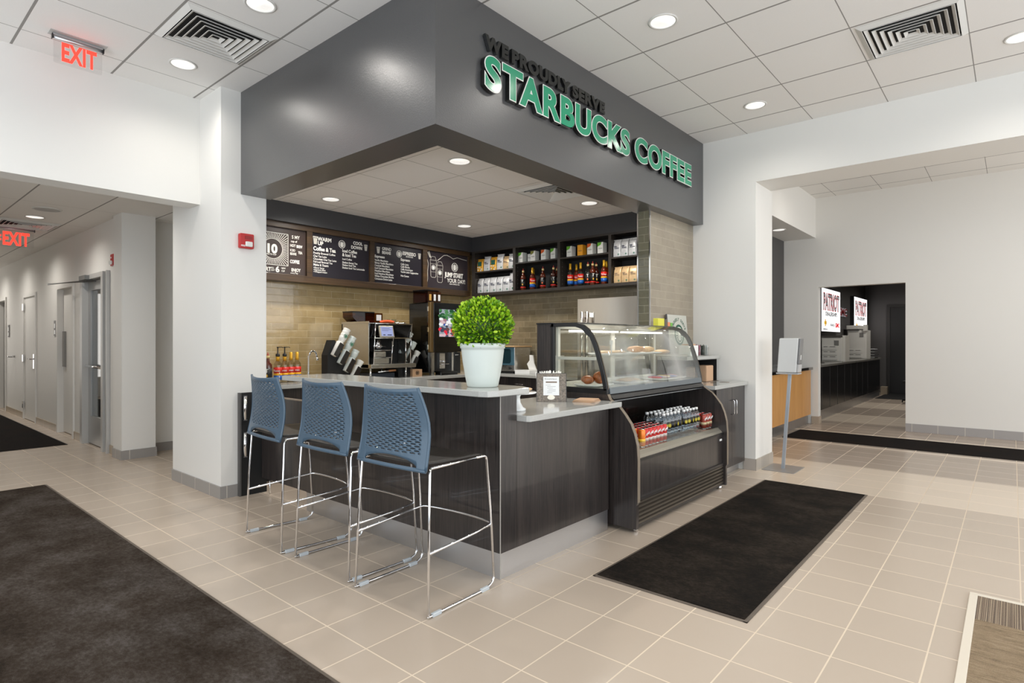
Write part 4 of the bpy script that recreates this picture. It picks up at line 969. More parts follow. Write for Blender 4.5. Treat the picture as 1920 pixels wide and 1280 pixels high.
# ================================================================== BACK COUNTERS
CT = .925
t = thing('back_counter', 'dark wood base cabinets under the menu boards', 'cabinet', (4.4, 5.75, 0))
build('body', MB().box(2.60, 6.26, 5.40, 6.13, .1, CT - .036), WOODD, t)
build('toe_kick', MB().box(2.60, 6.26, 5.46, 6.13, 0, .1), BLACKM, t)
solo('countertop', MB().prism([(2.575, 6.137), (2.575, 5.36), (5.72, 5.36), (6.26, 5.36), (6.26, 6.137)], 'z', CT - .036, CT), QUARTZ, 'grey quartz counter under the menu boards holding the coffee machines', 'countertop', (4.4, 5.7, CT), bevel=.003)
t = thing('side_cabinet', 'dark wood base cabinets below the wall shelf', 'cabinet', (6.0, 4.5, 0))
build('body', MB().box(5.76, 6.26, 3.78, 5.39, .1, CT - .036), WOODD, t)
for y in (4.2, 4.62, 5.05): build('door_gap', MB().box(5.757, 5.76, y, y + .004, .1, CT - .04), BLACKM, t)
build('handle', MB().tube(rounded([(5.757, 4.75, .8), (5.73, 4.75, .8), (5.73, 4.88, .8), (5.757, 4.88, .8)], .01), .005, 8), CHROME, t)
build('toe_kick', MB().box(5.82, 6.26, 3.78, 5.39, 0, .1), BLACKM, t)
solo('countertop', MB().box(5.72, 6.26, 3.77, 5.356, CT - .036, CT), QUARTZ, 'grey quartz counter under the wall shelf holding the toaster oven', 'countertop', (6.0, 4.5, CT), bevel=.003)

# refrigerator
t = thing('refrigerator', 'stainless steel upright refrigerator behind the display case', 'refrigerator', (5.87, 3.3, 0))
build('cabinet', MB().box(5.56, 6.255, 2.875, 3.752, .1, 1.835), STEELZ, t)
build('door', MB().box(5.50, 5.555, 2.88, 3.75, .12, 1.832), STEELZ, t, bevel=.004)
build('handle', MB().tube([(5.46, 3.66, .8), (5.46, 3.66, 1.68)], .016, 10).tube([(5.44, 3.58, .8), (5.44, 3.58, 1.68)], .016, 10).box(5.46, 5.50, 3.56, 3.68, 1.62, 1.67).box(5.46, 5.5, 3.56, 3.68, .8, .85), STEELZ, t)
build('lock', MB().tube([(5.492, 2.97, 1.7), (5.50, 2.97, 1.7)], .016, 16), CHROME, t)
build('foot', MB().box(5.6, 6.2, 2.9, 3.7, 0, .1), BLACKM, t)

# ---- espresso machine
t = thing('espresso_machine', 'stainless espresso machine with touch screen and bean hoppers on top', 'espresso machine', (4.23, 5.75, CT))
ex0, ex1, ef, eb = 3.93, 4.545, 5.50, 6.05
build('side_panel', MB().box(ex0, ex0 + .012, ef + .02, eb, 1.05, 1.555), STEEL, t)
build('side_panel', MB().box(ex1 - .012, ex1, ef + .12, eb, 1.05, 1.56), STEEL, t)
build('back_panel', MB().box(ex0, ex1, eb - .02, eb, 1.05, 1.555), STEEL, t)
build('upper_housing', MB().prism([(ef, 1.555), (ef + .03, 1.39), (eb - .02, 1.39), (eb - .02, 1.555)], 'x', ex0 + .013, ex1 - .013), BLACKG, t, bevel=.003)
build('inner_column', MB().box(ex0 + .014, ex0 + .07, ef + .10, eb - .02, 1.09, 1.39).box(ex0 + .014, ex1 - .014, ef + .26, eb - .02, 1.09, 1.39), BLACKM, t)
build('front_frame', MB().tube([(ex0 + .05, ef - .01, 1.09), (ex0 + .085, ef + .0, 1.555)], .006, 6).tube([(ex1 - .03, ef + .0, 1.09), (ex1 - .005, ef + .0, 1.555)], .006, 6).tube([(ex0 + .30, ef - .005, 1.09), (ex0 + .335, ef, 1.39)], .006, 6).box(ex0 + .06, ex1 - .01, ef - .01, ef + .0, 1.385, 1.395).box(ex0 + .08, ex1, ef - .012, ef, 1.55, 1.562), CHROME, t)
build('group_shelf', MB().box(ex0 + .06, ex0 + .31, ef - .002, ef + .2, 1.245, 1.252).box(ex0 + .055, ex0 + .305, ef - .002, ef + .2, 1.16, 1.167), CHROME, t)
build('milk_jug', MB().box(ex0 + .10, ex0 + .26, ef + .04, ef + .16, 1.168, 1.235), STEEL, t, bevel=.006)
build('brew_group', MB().lathe([(.0001, 0), (.05, 0), (.055, .03), (.03, .06), (.045, .1), (.0001, .1)], ex0 + .18, ef + .09, 1.27, 18).tube([(ex0 + .09, ef + .05, 1.3), (ex0 + .26, ef + .05, 1.29)], .008, 8), CHROME, t)
build('drip_box', MB().box(ex0 + .075, ex0 + .29, ef + .02, ef + .2, 1.095, 1.155), STEEL, t)
build('steam_wand', MB().tube([(ex0 + .36, ef + .06, 1.39), (ex0 + .365, ef + .06, 1.25), (ex0 + .35, ef + .05, 1.14)], .007, 8).tube([(ex1 - .075, ef + .03, 1.37), (ex1 - .07, ef + .03, 1.11)], .009, 8), CHROME, t)
build('tray', MB().box(ex0, ex1 + .03, ef - .04, ef + .25, 1.045, 1.09), STEEL, t, bevel=.003)
for x in (ex0 + .03, ex1 - .08): build('foot', MB().tube([(x, ef + .02, CT), (x, ef + .02, 1.045)], .012, 10).tube([(x, eb - .06, CT), (x, eb - .06, 1.045)], .012, 10), CHROME, t)
scr = build('screen_housing', MB().box(-.10, .10, -.012, .012, -.07, .07).xform(Matrix.Translation((ex0 + .22, ef - .02, 1.462)) @ Matrix.Rotation(radians(-14), 4, 'X')), M('screen_bezel', rgb(176, 168, 150), .3, .5), t, bevel=.006)
LCD = M('lcd_blue', rgb(120, 130, 170), .2, emit=.35, ecol=(.45, .5, .8, 1))
build('display', MB().box(-.083, .083, -.0135, -.012, -.055, .055).xform(Matrix.Translation((ex0 + .22, ef - .02, 1.462)) @ Matrix.Rotation(radians(-14), 4, 'X')), LCD, scr)
m = MB()
for i, (a, b) in enumerate(((-.07, .04), (-.07, .06), (-.07, .02))): m.box(a, b, -.0142, -.0134, .035 - i * .014, .038 - i * .014)
m.box(-.06, -.03, -.0142, -.0134, -.045, -.035).box(.0, .06, -.0142, -.0134, -.045, -.035)
build('screen_text', m.xform(Matrix.Translation((ex0 + .22, ef - .02, 1.462)) @ Matrix.Rotation(radians(-14), 4, 'X')), M('lcd_dark', rgb(30, 34, 60), .3), scr)
BEAN = M('coffee_beans', rgb(92, 36, 14), .35, var=.5, vscale=90, bmp=1, bscale=70)
def hopper(x0, x1, y0, y1, z0, z1, slope, t, nm='bean_hopper'):
    h = build(nm, MB().prism([(x0 + slope, z0), (x1, z0), (x1, z1), (x0, z1), (x0, z1 - .06)], 'y', y0, y1), GLASSB, t)
    build('beans', MB().prism([(x0 + slope + .005, z0 + .004), (x1 - .005, z0 + .004), (x1 - .005, z1 - .045), (x0 + .012, z1 - .035), (x0 + .008, z1 - .058)], 'y', y0 + .006, y1 - .006), BEAN, h)
    build('lid', MB().box(x0 - .003, x1 + .003, y0 - .003, y1 + .003, z1, z1 + .012), BLACK, h)
hopper(ex0 - .03, ex0 + .14, 5.78, 5.98, 1.562, 1.69, .08, t); hopper(ex0 + .145, ex0 + .27, 5.78, 5.98, 1.562, 1.69, 0, t)
build('bean_hopper', MB().box(ex0 + .275, ex0 + .39, 5.78, 5.98, 1.562, 1.69), GLASSB, t)
build('hopper_label', MB().box(ex0 + .30, ex0 + .37, 5.778, 5.78, 1.60, 1.67), WHITE, t)
build('top_tray', MB().box(ex0, ex1 - .005, ef + .01, eb, 1.556, 1.562).box(ex0, ex0 + .004, ef + .01, eb, 1.562, 1.58), STEEL, t)
cl = blob(MB(), 4.27, 5.62, 1.583, .095, .06, .022, 8, 20, 8, .2)
solo('cleaning_cloth', cl, M('orange_cloth', rgb(240, 96, 50), .8), 'bright orange cloth lying on the espresso machine', 'cloth', (4.27, 5.62, 1.562))
for i, (x, w_) in enumerate(((4.335, 'left'), (4.405, 'right'))):
    solo('shot_glass', MB().lathe([(.0001, 0), (.022, 0), (.027, .055), (.025, .055), (.02, .006), (.0001, .006)], x, 5.67, 1.562, 16), GLASSG, '%s of two small clear glasses on top of the espresso machine' % w_, 'glass', (x, 5.67, 1.562), 'glasses on the espresso machine')
for i, (x, y) in enumerate(((4.46, 5.6),)):
    solo('portafilter', MB().tube([(4.44, 5.64, 1.572), (4.53, 5.6, 1.572)], .009, 8).lathe([(.0001, 0), (.03, 0), (.03, .02), (.0001, .02)], 4.43, 5.65, 1.562, 14), CHROME, 'small chrome tamper lying on the espresso machine', 'tamper', (4.46, 5.6, 1.562))
t = thing('grounds_tray', 'dark knock tray with wooden handle under the espresso machine', 'tray', (4.15, 5.6, CT))
build('tray', MB().box(3.97, 4.3, 5.52, 5.75, CT, CT + .06), M('tray_dark', rgb(40, 46, 54), .3), t, bevel=.004)
build('handle', MB().tube([(4.05, 5.50, CT + .075), (4.27, 5.5, CT + .088)], .009, 8), CHROME, t)
build('grip', MB().tube([(4.2, 5.5, CT + .084), (4.29, 5.49, CT + .088)], .012, 8), M('grip_wood', rgb(150, 100, 60), .5), t)
solo('black_bin', MB().box(4.38, 4.56, 5.55, 5.8, CT, CT + .11), BLACK, 'black bin under the right end of the espresso machine', 'bin', (4.47, 5.65, CT), bevel=.004)
t = thing('card_box', 'small brown carton with round emblem beside the coffee brewer', 'box', (4.66, 5.6, CT))
build('carton', MB().box(4.57, 4.72, 5.52, 5.62, CT + .0, CT + .085), M('kraft_card', rgb(178, 142, 108), .7), t)
build('emblem', onY(MB().merge(emblem(.028, 0, 0, 0)), 4.645, 5.519, CT + .043), M('print_dkbrown', rgb(60, 44, 30), .6), t)

# ---- cup dispensers
def cup_rack(x, y, label, mirror=1, n=4, back=.16):
    t = thing('cup_dispenser', label, 'cup dispenser', (x, y, CT)); sgn = mirror
    ax = Vector((sgn * .52, 0, .85)).normalized()
    build('stand', MB().prism([(x - sgn * back, CT), (x + sgn * .13, CT), (x + sgn * .13, CT + .06), (x - sgn * .07, CT + .44), (x - sgn * .10, CT + .44), (x - sgn * back, CT + .28)], 'y', y - .06, y + .06), BLACKM, t)
    for i in range(n):
        b = Vector((x - sgn * .11 + sgn * i * .075, y - .085, CT + .27 - i * .088))
        s_ = b; e_ = b + ax * .17
        per = Vector((ax.z, 0, -ax.x)); pl = []
        for o1 in (0, .155):
            for o2 in (-.027, .027):
                for yy in (-.054, -.047): pl.append(b + ax * o1 + per * o2 + Vector((0, yy, 0)))
        build('sleeve', MB().add(pl, [(0, 1, 3, 2), (4, 6, 7, 5), (0, 4, 5, 1), (2, 3, 7, 6), (0, 2, 6, 4), (1, 5, 7, 3)]), M('sleeve_brown', rgb(30, 24, 20), .3, coat=.3), t)
    return ax
def cups(x, y, i, sgn, mat, label, L=.21, n=4):
    ax = Vector((sgn * .52, 0, .85)).normalized()
    b = Vector((x - sgn * .11 + sgn * i * .075, y - .085, CT + .27 - i * .088)) + ax * .165
    t = thing('cup_stack', label, 'paper cups', tuple(b)); t['group'] = 'stacks of cups in the cup dispensers'
    build('cup', MB().tube([b - ax * .16, b - ax * .01, b], [.033, .040, .042], 18), mat, t)
    for k in range(n):
        s_ = b + ax * (L * .16 * k); e = s_ + ax * .07
        build('cup', MB().tube([s_, e - ax * .004, e], [.030, .040, .042], 18), mat, t)
    return t
c1 = M('paper_cup', rgb(238, 236, 228), .5); c2 = M('clear_cup', rgb(214, 220, 214), .12, coat=.4)
ax = cup_rack(3.60, 5.62, 'black angled cup dispenser left of the espresso machine')
for i, (m_, nm, n) in enumerate(((c1, 'white paper cups in the top left sleeve, printed with a green emblem', 4), (c2, 'clear plastic cups in the second sleeve of the left dispenser', 4), (c2, 'clear cups in the third sleeve of the left dispenser', 2), (c1, 'white cups in the lowest sleeve of the left dispenser', 1))):
    t = cups(3.60, 5.62, i, 1, m_, nm, n=n)
    if i < 2:
        b = Vector(t.location) + ax * (.085); q = MB().merge(emblem(.026, 0, 0, 0)); nrm = Vector((0, -1, 0)); side = ax.cross(nrm).normalized()
        q.v = [tuple(b + Vector((0, -.043, 0)) - side * v[0] * -1 + ax * v[1] + nrm * v[2]) for v in q.v]
        build('emblem', q, M('emblem_green', rgb(20, 100, 70), .5), t)
ax = cup_rack(4.65, 5.80, 'black angled cup dispenser between espresso machine and coffee brewer', 1, 3, .10)
for i, (m_, nm) in enumerate(((c2, 'clear cups in the top sleeve of the right dispenser'), (c2, 'clear cups in the second sleeve of the right dispenser'), (c1, 'white cups in the third sleeve of the right dispenser'))): cups(4.65, 5.80, i, 1, m_, nm, n=3 - i)

# ---- bean to cup brewer
t = thing('coffee_brewer', 'tall black self service coffee brewer with picture screen', 'coffee machine', (5.1, 5.75, CT))
bx0, bx1 = 4.85, 5.375
build('cabinet', MB().box(bx0, bx1 - .01, 5.56, 5.93, CT + .03, 1.84), BLACKG, t, bevel=.01)
build('door', MB().prism(rrect(bx0 + .045, bx1, 1.215, 1.84, .02), 'y', 5.50, 5.555), BLACKG, t, bevel=.003)
build('door_edge', MB().box(bx0, bx0 + .05, 5.51, 5.56, 1.215, 1.845), M('bronze_trim', rgb(150, 124, 84), .3, .8), t, bevel=.003)
for z in (1.28, 1.5, 1.76): build('hinge', MB().box(bx0 - .005, bx0, 5.55, 5.57, z - .03, z + .03), CHROME, t)
build('lower_column', MB().box(bx0 + .02, bx0 + .07, 5.52, 5.56, CT, 1.21), STEEL, t)
build('lower_column', MB().box(bx0 + .37, bx0 + .41, 5.52, 5.56, CT + .04, 1.21), STEEL, t)
build('dispense_bay', MB().box(bx0 + .07, bx0 + .37, 5.555, 5.565, CT + .05, 1.21), BLACK, t)
build('spout_panel', MB().box(bx0 + .17, bx0 + .26, 5.53, 5.556, CT + .08, 1.2), STEEL, t)
build('spout', MB().lathe([(.0001, 0), (.02, 0), (.028, .03), (.0001, .03)], bx0 + .22, 5.51, 1.08, 14).tube([(bx0 + .17, 5.5, 1.06), (bx0 + .29, 5.49, 1.065)], .006, 8), CHROME, t)
build('side_box', MB().box(bx0 + .41, bx1 - .01, 5.51, 5.56, CT + .01, 1.21), BLACK, t)
build('drip_tray', MB().box(bx0 + .12, bx0 + .4, 5.44, 5.56, CT, CT + .05), BLACKG, t, bevel=.004)
build('maker_mark', MB().box(bx0 + .425, bx0 + .437, 5.509, 5.51, 1.17, 1.182).box(bx0 + .442, bx0 + .48, 5.509, 5.51, 1.173, 1.179), WHITE, t)
# screen picture: plain colour fields of a cafe table with cups
s0, s1, q0, q1 = 4.985, 5.255, 1.41, 1.76
sc = build('screen', MB().box(s0, s1, 5.497, 5.50, q0, q1), M('screen_base', rgb(120, 128, 140), .2, emit=.35, ecol=(.5, .55, .62, 1)), t)
pm = MB(); pr_ = random.Random(9)
pal = [(28, 76, 44), (70, 120, 74), (150, 110, 120), (196, 170, 176), (60, 66, 86), (210, 40, 60), (40, 80, 160), (220, 224, 226), (96, 60, 60)]
pmats = [M('pic_%d' % i, rgb(*c), .3, emit=.5) for i, c in enumerate(pal)]
for i in range(90):
    x = pr_.uniform(s0, s1 - .02); z = pr_.uniform(q0, q1 - .02); w_ = pr_.uniform(.03, .09); h_ = pr_.uniform(.02, .05)
    mi = pr_.choice((0, 0, 1)) if z > q0 + .22 else (pr_.choice((2, 3, 6, 7)) if z > q0 + .13 else pr_.choice((4, 4, 8, 3, 5)))
    n_ = 8; pm.prism([(min(s1, x + w_ / 2 * cos(2 * pi * k / n_) + .01), min(q1, max(q0, z + h_ / 2 * sin(2 * pi * k / n_) + .01))) for k in range(n_)], 'y', 5.4965 - i * .00001, 5.497, mi)
build('screen_picture', pm, pmats, sc)
hopper(4.86, 5.085, 5.62, 5.86, 1.845, 1.995, .0, t)
for i in range(3): build('canister', MB().box(4.89 + i * .075, 4.955 + i * .075, 5.60, 5.615, 1.85, 1.985), M('canister_brown', rgb(60, 36, 18), .2, coat=.4), t); build('hopper_label', MB().box(4.905 + i * .075, 4.94 + i * .075, 5.597, 5.60, 1.87, 1.95), WHITE if i else M('label_tan', rgb(220, 170, 90), .5), t)

# ---- sink side: faucet, board, syrup bottles
t = thing('faucet', 'chrome gooseneck faucet by the tiled wall', 'faucet', (3.40, 5.88, CT))
arc = [(3.40, 5.88, CT), (3.40, 5.88, 1.19)] + [(3.40 + .042 * (1 - cos(a)), 5.86, 1.20 + .045 * sin(a)) for a in [pi * k / 8 for k in range(9)]] + [(3.488, 5.85, 1.16)]
build('neck', MB().tube(arc, .011, 10), CHROME, t)
build('spray_tip', MB().tube([(3.488, 5.85, 1.17), (3.49, 5.85, 1.14)], .015, 10), CHROME, t)
build('base', MB().lathe([(.0001, 0), (.028, 0), (.02, .05), (.0001, .05)], 3.40, 5.88, CT, 16).tube([(3.40, 5.88, CT + .02), (3.26, 5.86, CT + .03)], .012, 8), CHROME, t)
solo('cutting_board', MB().box(3.44, 3.62, 5.42, 5.52, CT, CT + .018), WOODL, 'light wooden board on the back counter beside the cup dispenser', 'board', (3.5, 5.5, CT), bevel=.003)
G = 'syrup bottles on the back counter'
put(SB, su, 'tp', (2.965, 5.72, CT), 'syrup bottle with black pump, nearest the white column', G, radians(50))
put(SB, su, 'tp', (3.05, 5.74, CT), 'syrup bottle with black pump, second from the white column', G, radians(48))
put(SB, su, 'tc', (3.125, 5.75, CT), 'gold capped syrup bottle half hidden between two others on the back counter', G, radians(52))
put(SB, su, 'tc', (3.20, 5.76, CT), 'gold capped syrup bottle nearest the faucet', G, radians(50))
put(SB, su, 'ka', (2.84, 5.68, CT), 'amber syrup bottle cut by the edge of the white column', G, radians(50))
for o in [o for o in COL.objects if o.get('group') == G]: o.scale = (1.1, 1.1, 1.08)
t = thing('wire_rack', 'low wire rack holding the bottles by the column', 'rack', (2.85, 5.6, CT))
build('wires', MB().tube([(2.78, 5.60, CT + .06), (2.92, 5.60, CT + .06)], .003, 6).tube([(2.78, 5.60, CT + .012), (2.92, 5.60, CT + .012)], .003, 6).tube([(2.92, 5.60, CT), (2.92, 5.60, CT + .12)], .003, 6), CHROME, t)

# ---- toaster oven, papers
t = thing('toaster_oven', 'small steel oven with blue glass door behind the topiary', 'oven', (5.97, 5.12, CT))
build('housing', MB().box(5.87, 6.2, 5.0, 5.34, CT + .03, 1.275), STEEL, t, bevel=.006)
build('door_glass', MB().box(5.862, 5.87, 5.005, 5.335, 1.035, 1.27), M('oven_glass', rgb(70, 104, 118), .12, coat=.6), t)
build('window_outline', MB().prism(rrect(5.06, 5.3, 1.06, 1.25, .03), 'x', 5.859, 5.862), M('oven_window', rgb(30, 52, 58), .1), t)
build('control_panel', MB().box(5.862, 5.87, 5.005, 5.335, CT + .035, 1.03), STEEL, t)
build('knob', MB().lathe([(.0001, 0), (.018, 0), (.016, .018), (.0001, .018)], 0, 0, 0, 16).xform(Matrix.Translation((5.862, 5.07, CT + .07)) @ Matrix.Rotation(-pi / 2, 4, 'Y')), BLACK, t)
build('foot', MB().box(5.89, 6.18, 5.03, 5.31, CT, CT + .03), BLACKM, t)
solo('serving_tray', MB().box(5.84, 6.22, 4.985, 5.35, 1.277, 1.292), WOODL, 'light tray lying on top of the small oven', 'tray', (6.0, 5.15, 1.277), bevel=.003)
solo('paper_box', MB().box(5.86, 6.1, 4.74, 5.0 - .01, CT, CT + .05), WHITE, 'low white paper box in front of the oven side', 'box', (5.95, 4.85, CT), bevel=.003)
solo('paper_stack', MB().box(6.06, 6.24, 4.46, 4.73, CT, 1.165), M('paper_white', rgb(236, 234, 228), .7), 'upright white paper stack against the shelf side tiles', 'paper', (6.15, 4.6, CT), bevel=.002)
solo('towel_sheet', MB().prism([(4.76, CT + .052), (4.88, CT + .052), (4.895, CT + .09), (4.915, 1.05), (4.87, 1.10), (4.87, 1.17), (4.82, 1.17), (4.80, 1.06)], 'x', 6.02, 6.04), M('paper_white', rgb(236, 234, 228), .7), 'white paper towel sheet standing in the paper box', 'paper towel', (6.03, 4.83, CT + .052))
# ================================================================== DISPLAY CASE
CX0, CX1 = 3.66, 5.37
t = CASE = thing('display_case', 'curved glass bakery case over an open refrigerated shelf with dark wood ends', 'display case', ((CX0 + CX1) / 2, 2.4, 0))
low = [(2.70, .03), (2.70, .965), (2.234, .965), (2.215, .928), (2.175, .90), (2.133, .874), (2.09, .825), (2.046, .767), (2.018, .70), (1.997, .621), (1.99, .52), (1.99, .22), (2.0, .2), (2.0, .03)]
for x0, x1 in ((CX0, CX0 + .032), (CX1 - .032, CX1)):
    e = build('end_panel', MB().prism(low, 'x', x0, x1), WOODD, t)
    ed = low[2:12]; q = MB()
    for (a, b), (c, d) in zip(ed, ed[1:]): q.add([(x0 - .001, a - .002, b), (x1 + .001, a - .002, b), (x1 + .001, c - .002, d), (x0 - .001, c - .002, d)], [(0, 1, 2, 3)])
    build('edge_band', q, WOODE, e, solid=.003)
build('rear_upright', MB().box(CX0, CX0 + .04, 2.745, 2.883, 0, 1.485), WOODD, t)
build('upright_cap', MB().box(CX0 - .005, CX0 + .05, 2.74, 2.888, 1.485, 1.497), BLACK, t)
ix0, ix1 = CX0 + .033, CX1 - .033
build('front_panel', MB().box(ix0, ix1, 2.03, 2.05, .235, .492), WOODD, t)
build('panel_trim', MB().box(ix0, ix1, 2.02, 2.06, .492, .512), BLACK, t)
build('grille_backing', MB().box(ix0 + .04, ix1, 2.05, 2.06, .03, .225), BLACKM, t)
for i in range(6): build('grille_slat', MB().prism([(2.048, .055 + i * .029), (2.022, .048 + i * .029), (2.022, .062 + i * .029), (2.048, .075 + i * .029)], 'x', ix0 + .045, ix1), M('grille_bronze', rgb(92, 84, 74), .32, .5), t)
build('grille_frame', MB().box(ix0, ix0 + .04, 2.02, 2.05, .03, .235).box(ix0, ix1, 2.015, 2.05, .215, .235).box(ix0, ix1, 2.025, 2.05, .03, .045), M('frame_dark', rgb(44, 40, 38), .35), t)
for x in (CX0 + .06, CX1 - .08): build('foot', MB().tube([(x, 2.04, 0), (x, 2.04, .03)], .02, 10).tube([(x, 2.6, 0), (x, 2.6, .03)], .02, 10), CHROME, t)
build('maker_badge', MB().box(ix1 - .07, ix1 - .02, 2.027, 2.03, .44, .458), WHITE, t)
DECKM = M('case_deck', rgb(170, 164, 150), .18, .6); MIRR = M('case_back_dark', rgb(40, 34, 30), .08, .3, coat=.6)
build('lower_deck', MB().box(ix0, ix1, 2.075, 2.62, .545, .556), M('deck_glass', rgb(60, 60, 58), .06, .2, coat=.6), t)
build('front_lip', MB().prism([(2.03, .512), (2.075, .512), (2.075, .556), (2.045, .53)], 'x', ix0, ix1), DECKM, t)
build('lip_glass', MB().box(ix0, ix1, 2.068, 2.074, .53, .612), GLASSC, t)
build('lower_back', MB().box(ix0, ix1, 2.62, 2.63, .55, .92), MIRR, t)
build('lower_liner', MB().box(ix0, ix1, 2.631, 2.70, .05, .965).box(ix0, ix1, 2.08, 2.63, .05, .54), BLACKM, t)
build('canopy', MB().prism([(2.20, .93), (2.235, .965), (2.62, .965), (2.62, .92), (2.26, .915)], 'x', ix0, ix1), BLACK, t)
build('canopy_light', MB().box(ix0, ix1, 2.225, 2.25, .908, .915), M('strip_steel', rgb(150, 156, 162), .2, .8), t)
for x in (ix0 + .52, ix0 + .56): build('back_post', MB().box(x, x + .012, 2.60, 2.618, .556, .915), M('post_steel', rgb(60, 60, 62), .3, .8), t)
# upper glass case
curve = [(2.74, 1.492), (2.60, 1.494), (2.50, 1.491), (2.445, 1.474), (2.40, 1.443), (2.36, 1.395), (2.33, 1.335), (2.30, 1.25), (2.275, 1.17), (2.256, 1.10), (2.243, 1.04), (2.236, 1.0)]
def catmull(P, k=5):
    o = []
    for i in range(len(P) - 1):
        a, b, c, d = P[max(i - 1, 0)], P[i], P[i + 1], P[min(i + 2, len(P) - 1)]
        for q in range(k):
            t_ = q / k; o.append(tuple(.5 * (2 * b[m] + (c[m] - a[m]) * t_ + (2 * a[m] - 5 * b[m] + 4 * c[m] - d[m]) * t_ ** 2 + (3 * b[m] - a[m] - 3 * c[m] + d[m]) * t_ ** 3) for m in (0, 1)))
    return o + [P[-1]]
inner = [(y + .030 * (1 if i > 3 else .5) , z - (.03 if i < 5 else .012)) for i, (y, z) in enumerate(curve)]
for x0, x1 in ((CX0, CX0 + .03), (CX1 - .03, CX1)):
    q = MB(); n = len(curve)
    for i in range(n - 1): q.add([(x0, *curve[i]), (x0, *curve[i + 1]), (x0, *inner[i + 1]), (x0, *inner[i]), (x1, *curve[i]), (x1, *curve[i + 1]), (x1, *inner[i + 1]), (x1, *inner[i])], [(0, 3, 2, 1), (4, 5, 6, 7), (0, 1, 5, 4), (3, 7, 6, 2)])
    q.box(x0, x1, 2.72, 2.744, .965, 1.49).box(x0, x1, 2.236, 2.72, .965, 1.005)
    f = build('side_frame', q, BLACK, t, bevel=.002)
    build('side_glass', MB().prism([inner[i] for i in range(n)] + [(2.26, 1.005), (2.72, 1.005)], 'x', (x0 + x1) / 2 - .002, (x0 + x1) / 2 + .002), GLASSC, f)
    g = MB()
    for i in range(2, n - 1):
        (a, b), (c, d) = curve[i], curve[i + 1]
        g.add([(x0 + .012, a - .003, b + .002), (x1 - .010, a - .003, b + .002), (x1 - .010, c - .003, d + .001), (x0 + .012, c - .003, d + .001)], [(0, 1, 2, 3)])
    build('trim_line', g, M('frame_steel_line', rgb(110, 100, 88), .25, .8), f)
q = MB(); cg = catmull(curve[1:], 6)
q.add([(x, *c) for c in cg for x in (CX0 + .031, CX1 - .031)], [(2 * i, 2 * i + 1, 2 * i + 3, 2 * i + 2) for i in range(len(cg) - 1)], 0, True)
build('curved_glass', q, GLASSC, t, solid=.006)
build('roof', MB().box(CX0 + .031, CX1 - .031, 2.50, 2.72, 1.484, 1.496), M('roof_dark', rgb(60, 58, 54), .08, coat=.6), t)
build('front_sill', MB().prism([(2.232, 1.0), (2.236, 1.012), (2.26, 1.012), (2.27, .966), (2.226, .966)], 'x', CX0 + .031, CX1 - .031), M('sill_steel', rgb(120, 128, 134), .18, .7), t)
build('deck', MB().box(ix0, ix1, 2.27, 2.70, .985, 1.0), M('deck_white', rgb(196, 196, 190), .25), t)
build('glass_shelf', MB().box(ix0 + .02, ix1 - .02, 2.36, 2.68, 1.225, 1.232), GLASSC, t)
build('shelf_bracket', MB().box(ix0, ix0 + .02, 2.36, 2.70, 1.21, 1.232).box(ix1 - .02, ix1, 2.36, 2.70, 1.21, 1.232).box(ix0 + .83, ix0 + .85, 2.4, 2.70, 1.20, 1.225), M('bracket_white', rgb(214, 212, 204), .4), t)
build('light_tube', MB().box(ix0 + .06, ix0 + .75, 2.60, 2.64, 1.425, 1.44).box(ix0 + .85, ix1 - .06, 2.60, 2.64, 1.425, 1.44), M('tube_glow', (1, .98, .92, 1), .5, emit=4, ecol=(1, .96, .88, 1)), t)
d_ = bpy.data.lights.new('case_light', 'AREA'); d_.shape = 'RECTANGLE'; d_.size = 1.5; d_.size_y = .03; d_.energy = 2.4; d_.color = (1, .96, .88); o_ = bpy.data.objects.new('case_light', d_); COL.objects.link(o_); o_.location = (4.5, 2.60, 1.42)
bd = build('rear_doors', MB().box(ix0, ix1, 2.70, 2.72, 1.0, 1.03).box(ix0, ix1, 2.70, 2.72, 1.45, 1.484).box(ix0, ix0 + .03, 2.70, 2.72, 1.03, 1.45).box(ix1 - .03, ix1, 2.70, 2.72, 1.03, 1.45).box(ix0 + .8, ix0 + .86, 2.70, 2.72, 1.03, 1.45), M('bracket_white', rgb(214, 212, 204), .4), t)
build('door_pane', MB().box(ix0 + .03, ix1 - .03, 2.708, 2.712, 1.03, 1.45), glassmat('frosted_pane', (.80, .80, .76, 1), 1.0, .05), bd)
def platter(x0, x1, y0, y1, z, label):
    t = thing('platter', label, 'platter', ((x0 + x1) / 2, (y0 + y1) / 2, z)); cx, cy = (x0 + x1) / 2, (y0 + y1) / 2
    o = rrect(x0, x1, y0, y1, .05); i_ = rrect(x0 + .03, x1 - .03, y0 + .03, y1 - .03, .03); n = len(o)
    vs = [(a, b, z + .018) for a, b in o] + [(a, b, z + .002) for a, b in i_]; fs = [(k, (k + 1) % n, n + (k + 1) % n, n + k) for k in range(n)] + [tuple(range(n, 2 * n))]
    build('dish', MB().add(vs, fs, 0, True), CERAM, t, solid=.004); return t
platter(3.98, 4.42, 2.42, 2.64, 1.236, 'white platter with wrapped bars on the case glass shelf, nearer the bar')
platter(4.47, 4.95, 2.42, 2.64, 1.236, 'white platter with light pastries on the case glass shelf, middle')
platter(3.72, 4.0, 2.36, 2.60, 1.003, 'white platter with glazed buns at the near end of the case floor')
platter(4.18, 4.50, 2.32, 2.58, 1.003, 'white platter of flat wrapped cookies on the case floor')
platter(4.75, 5.25, 2.32, 2.60, 1.003, 'white platter of coloured snack packets on the case floor')
G = 'pastries in the display case'
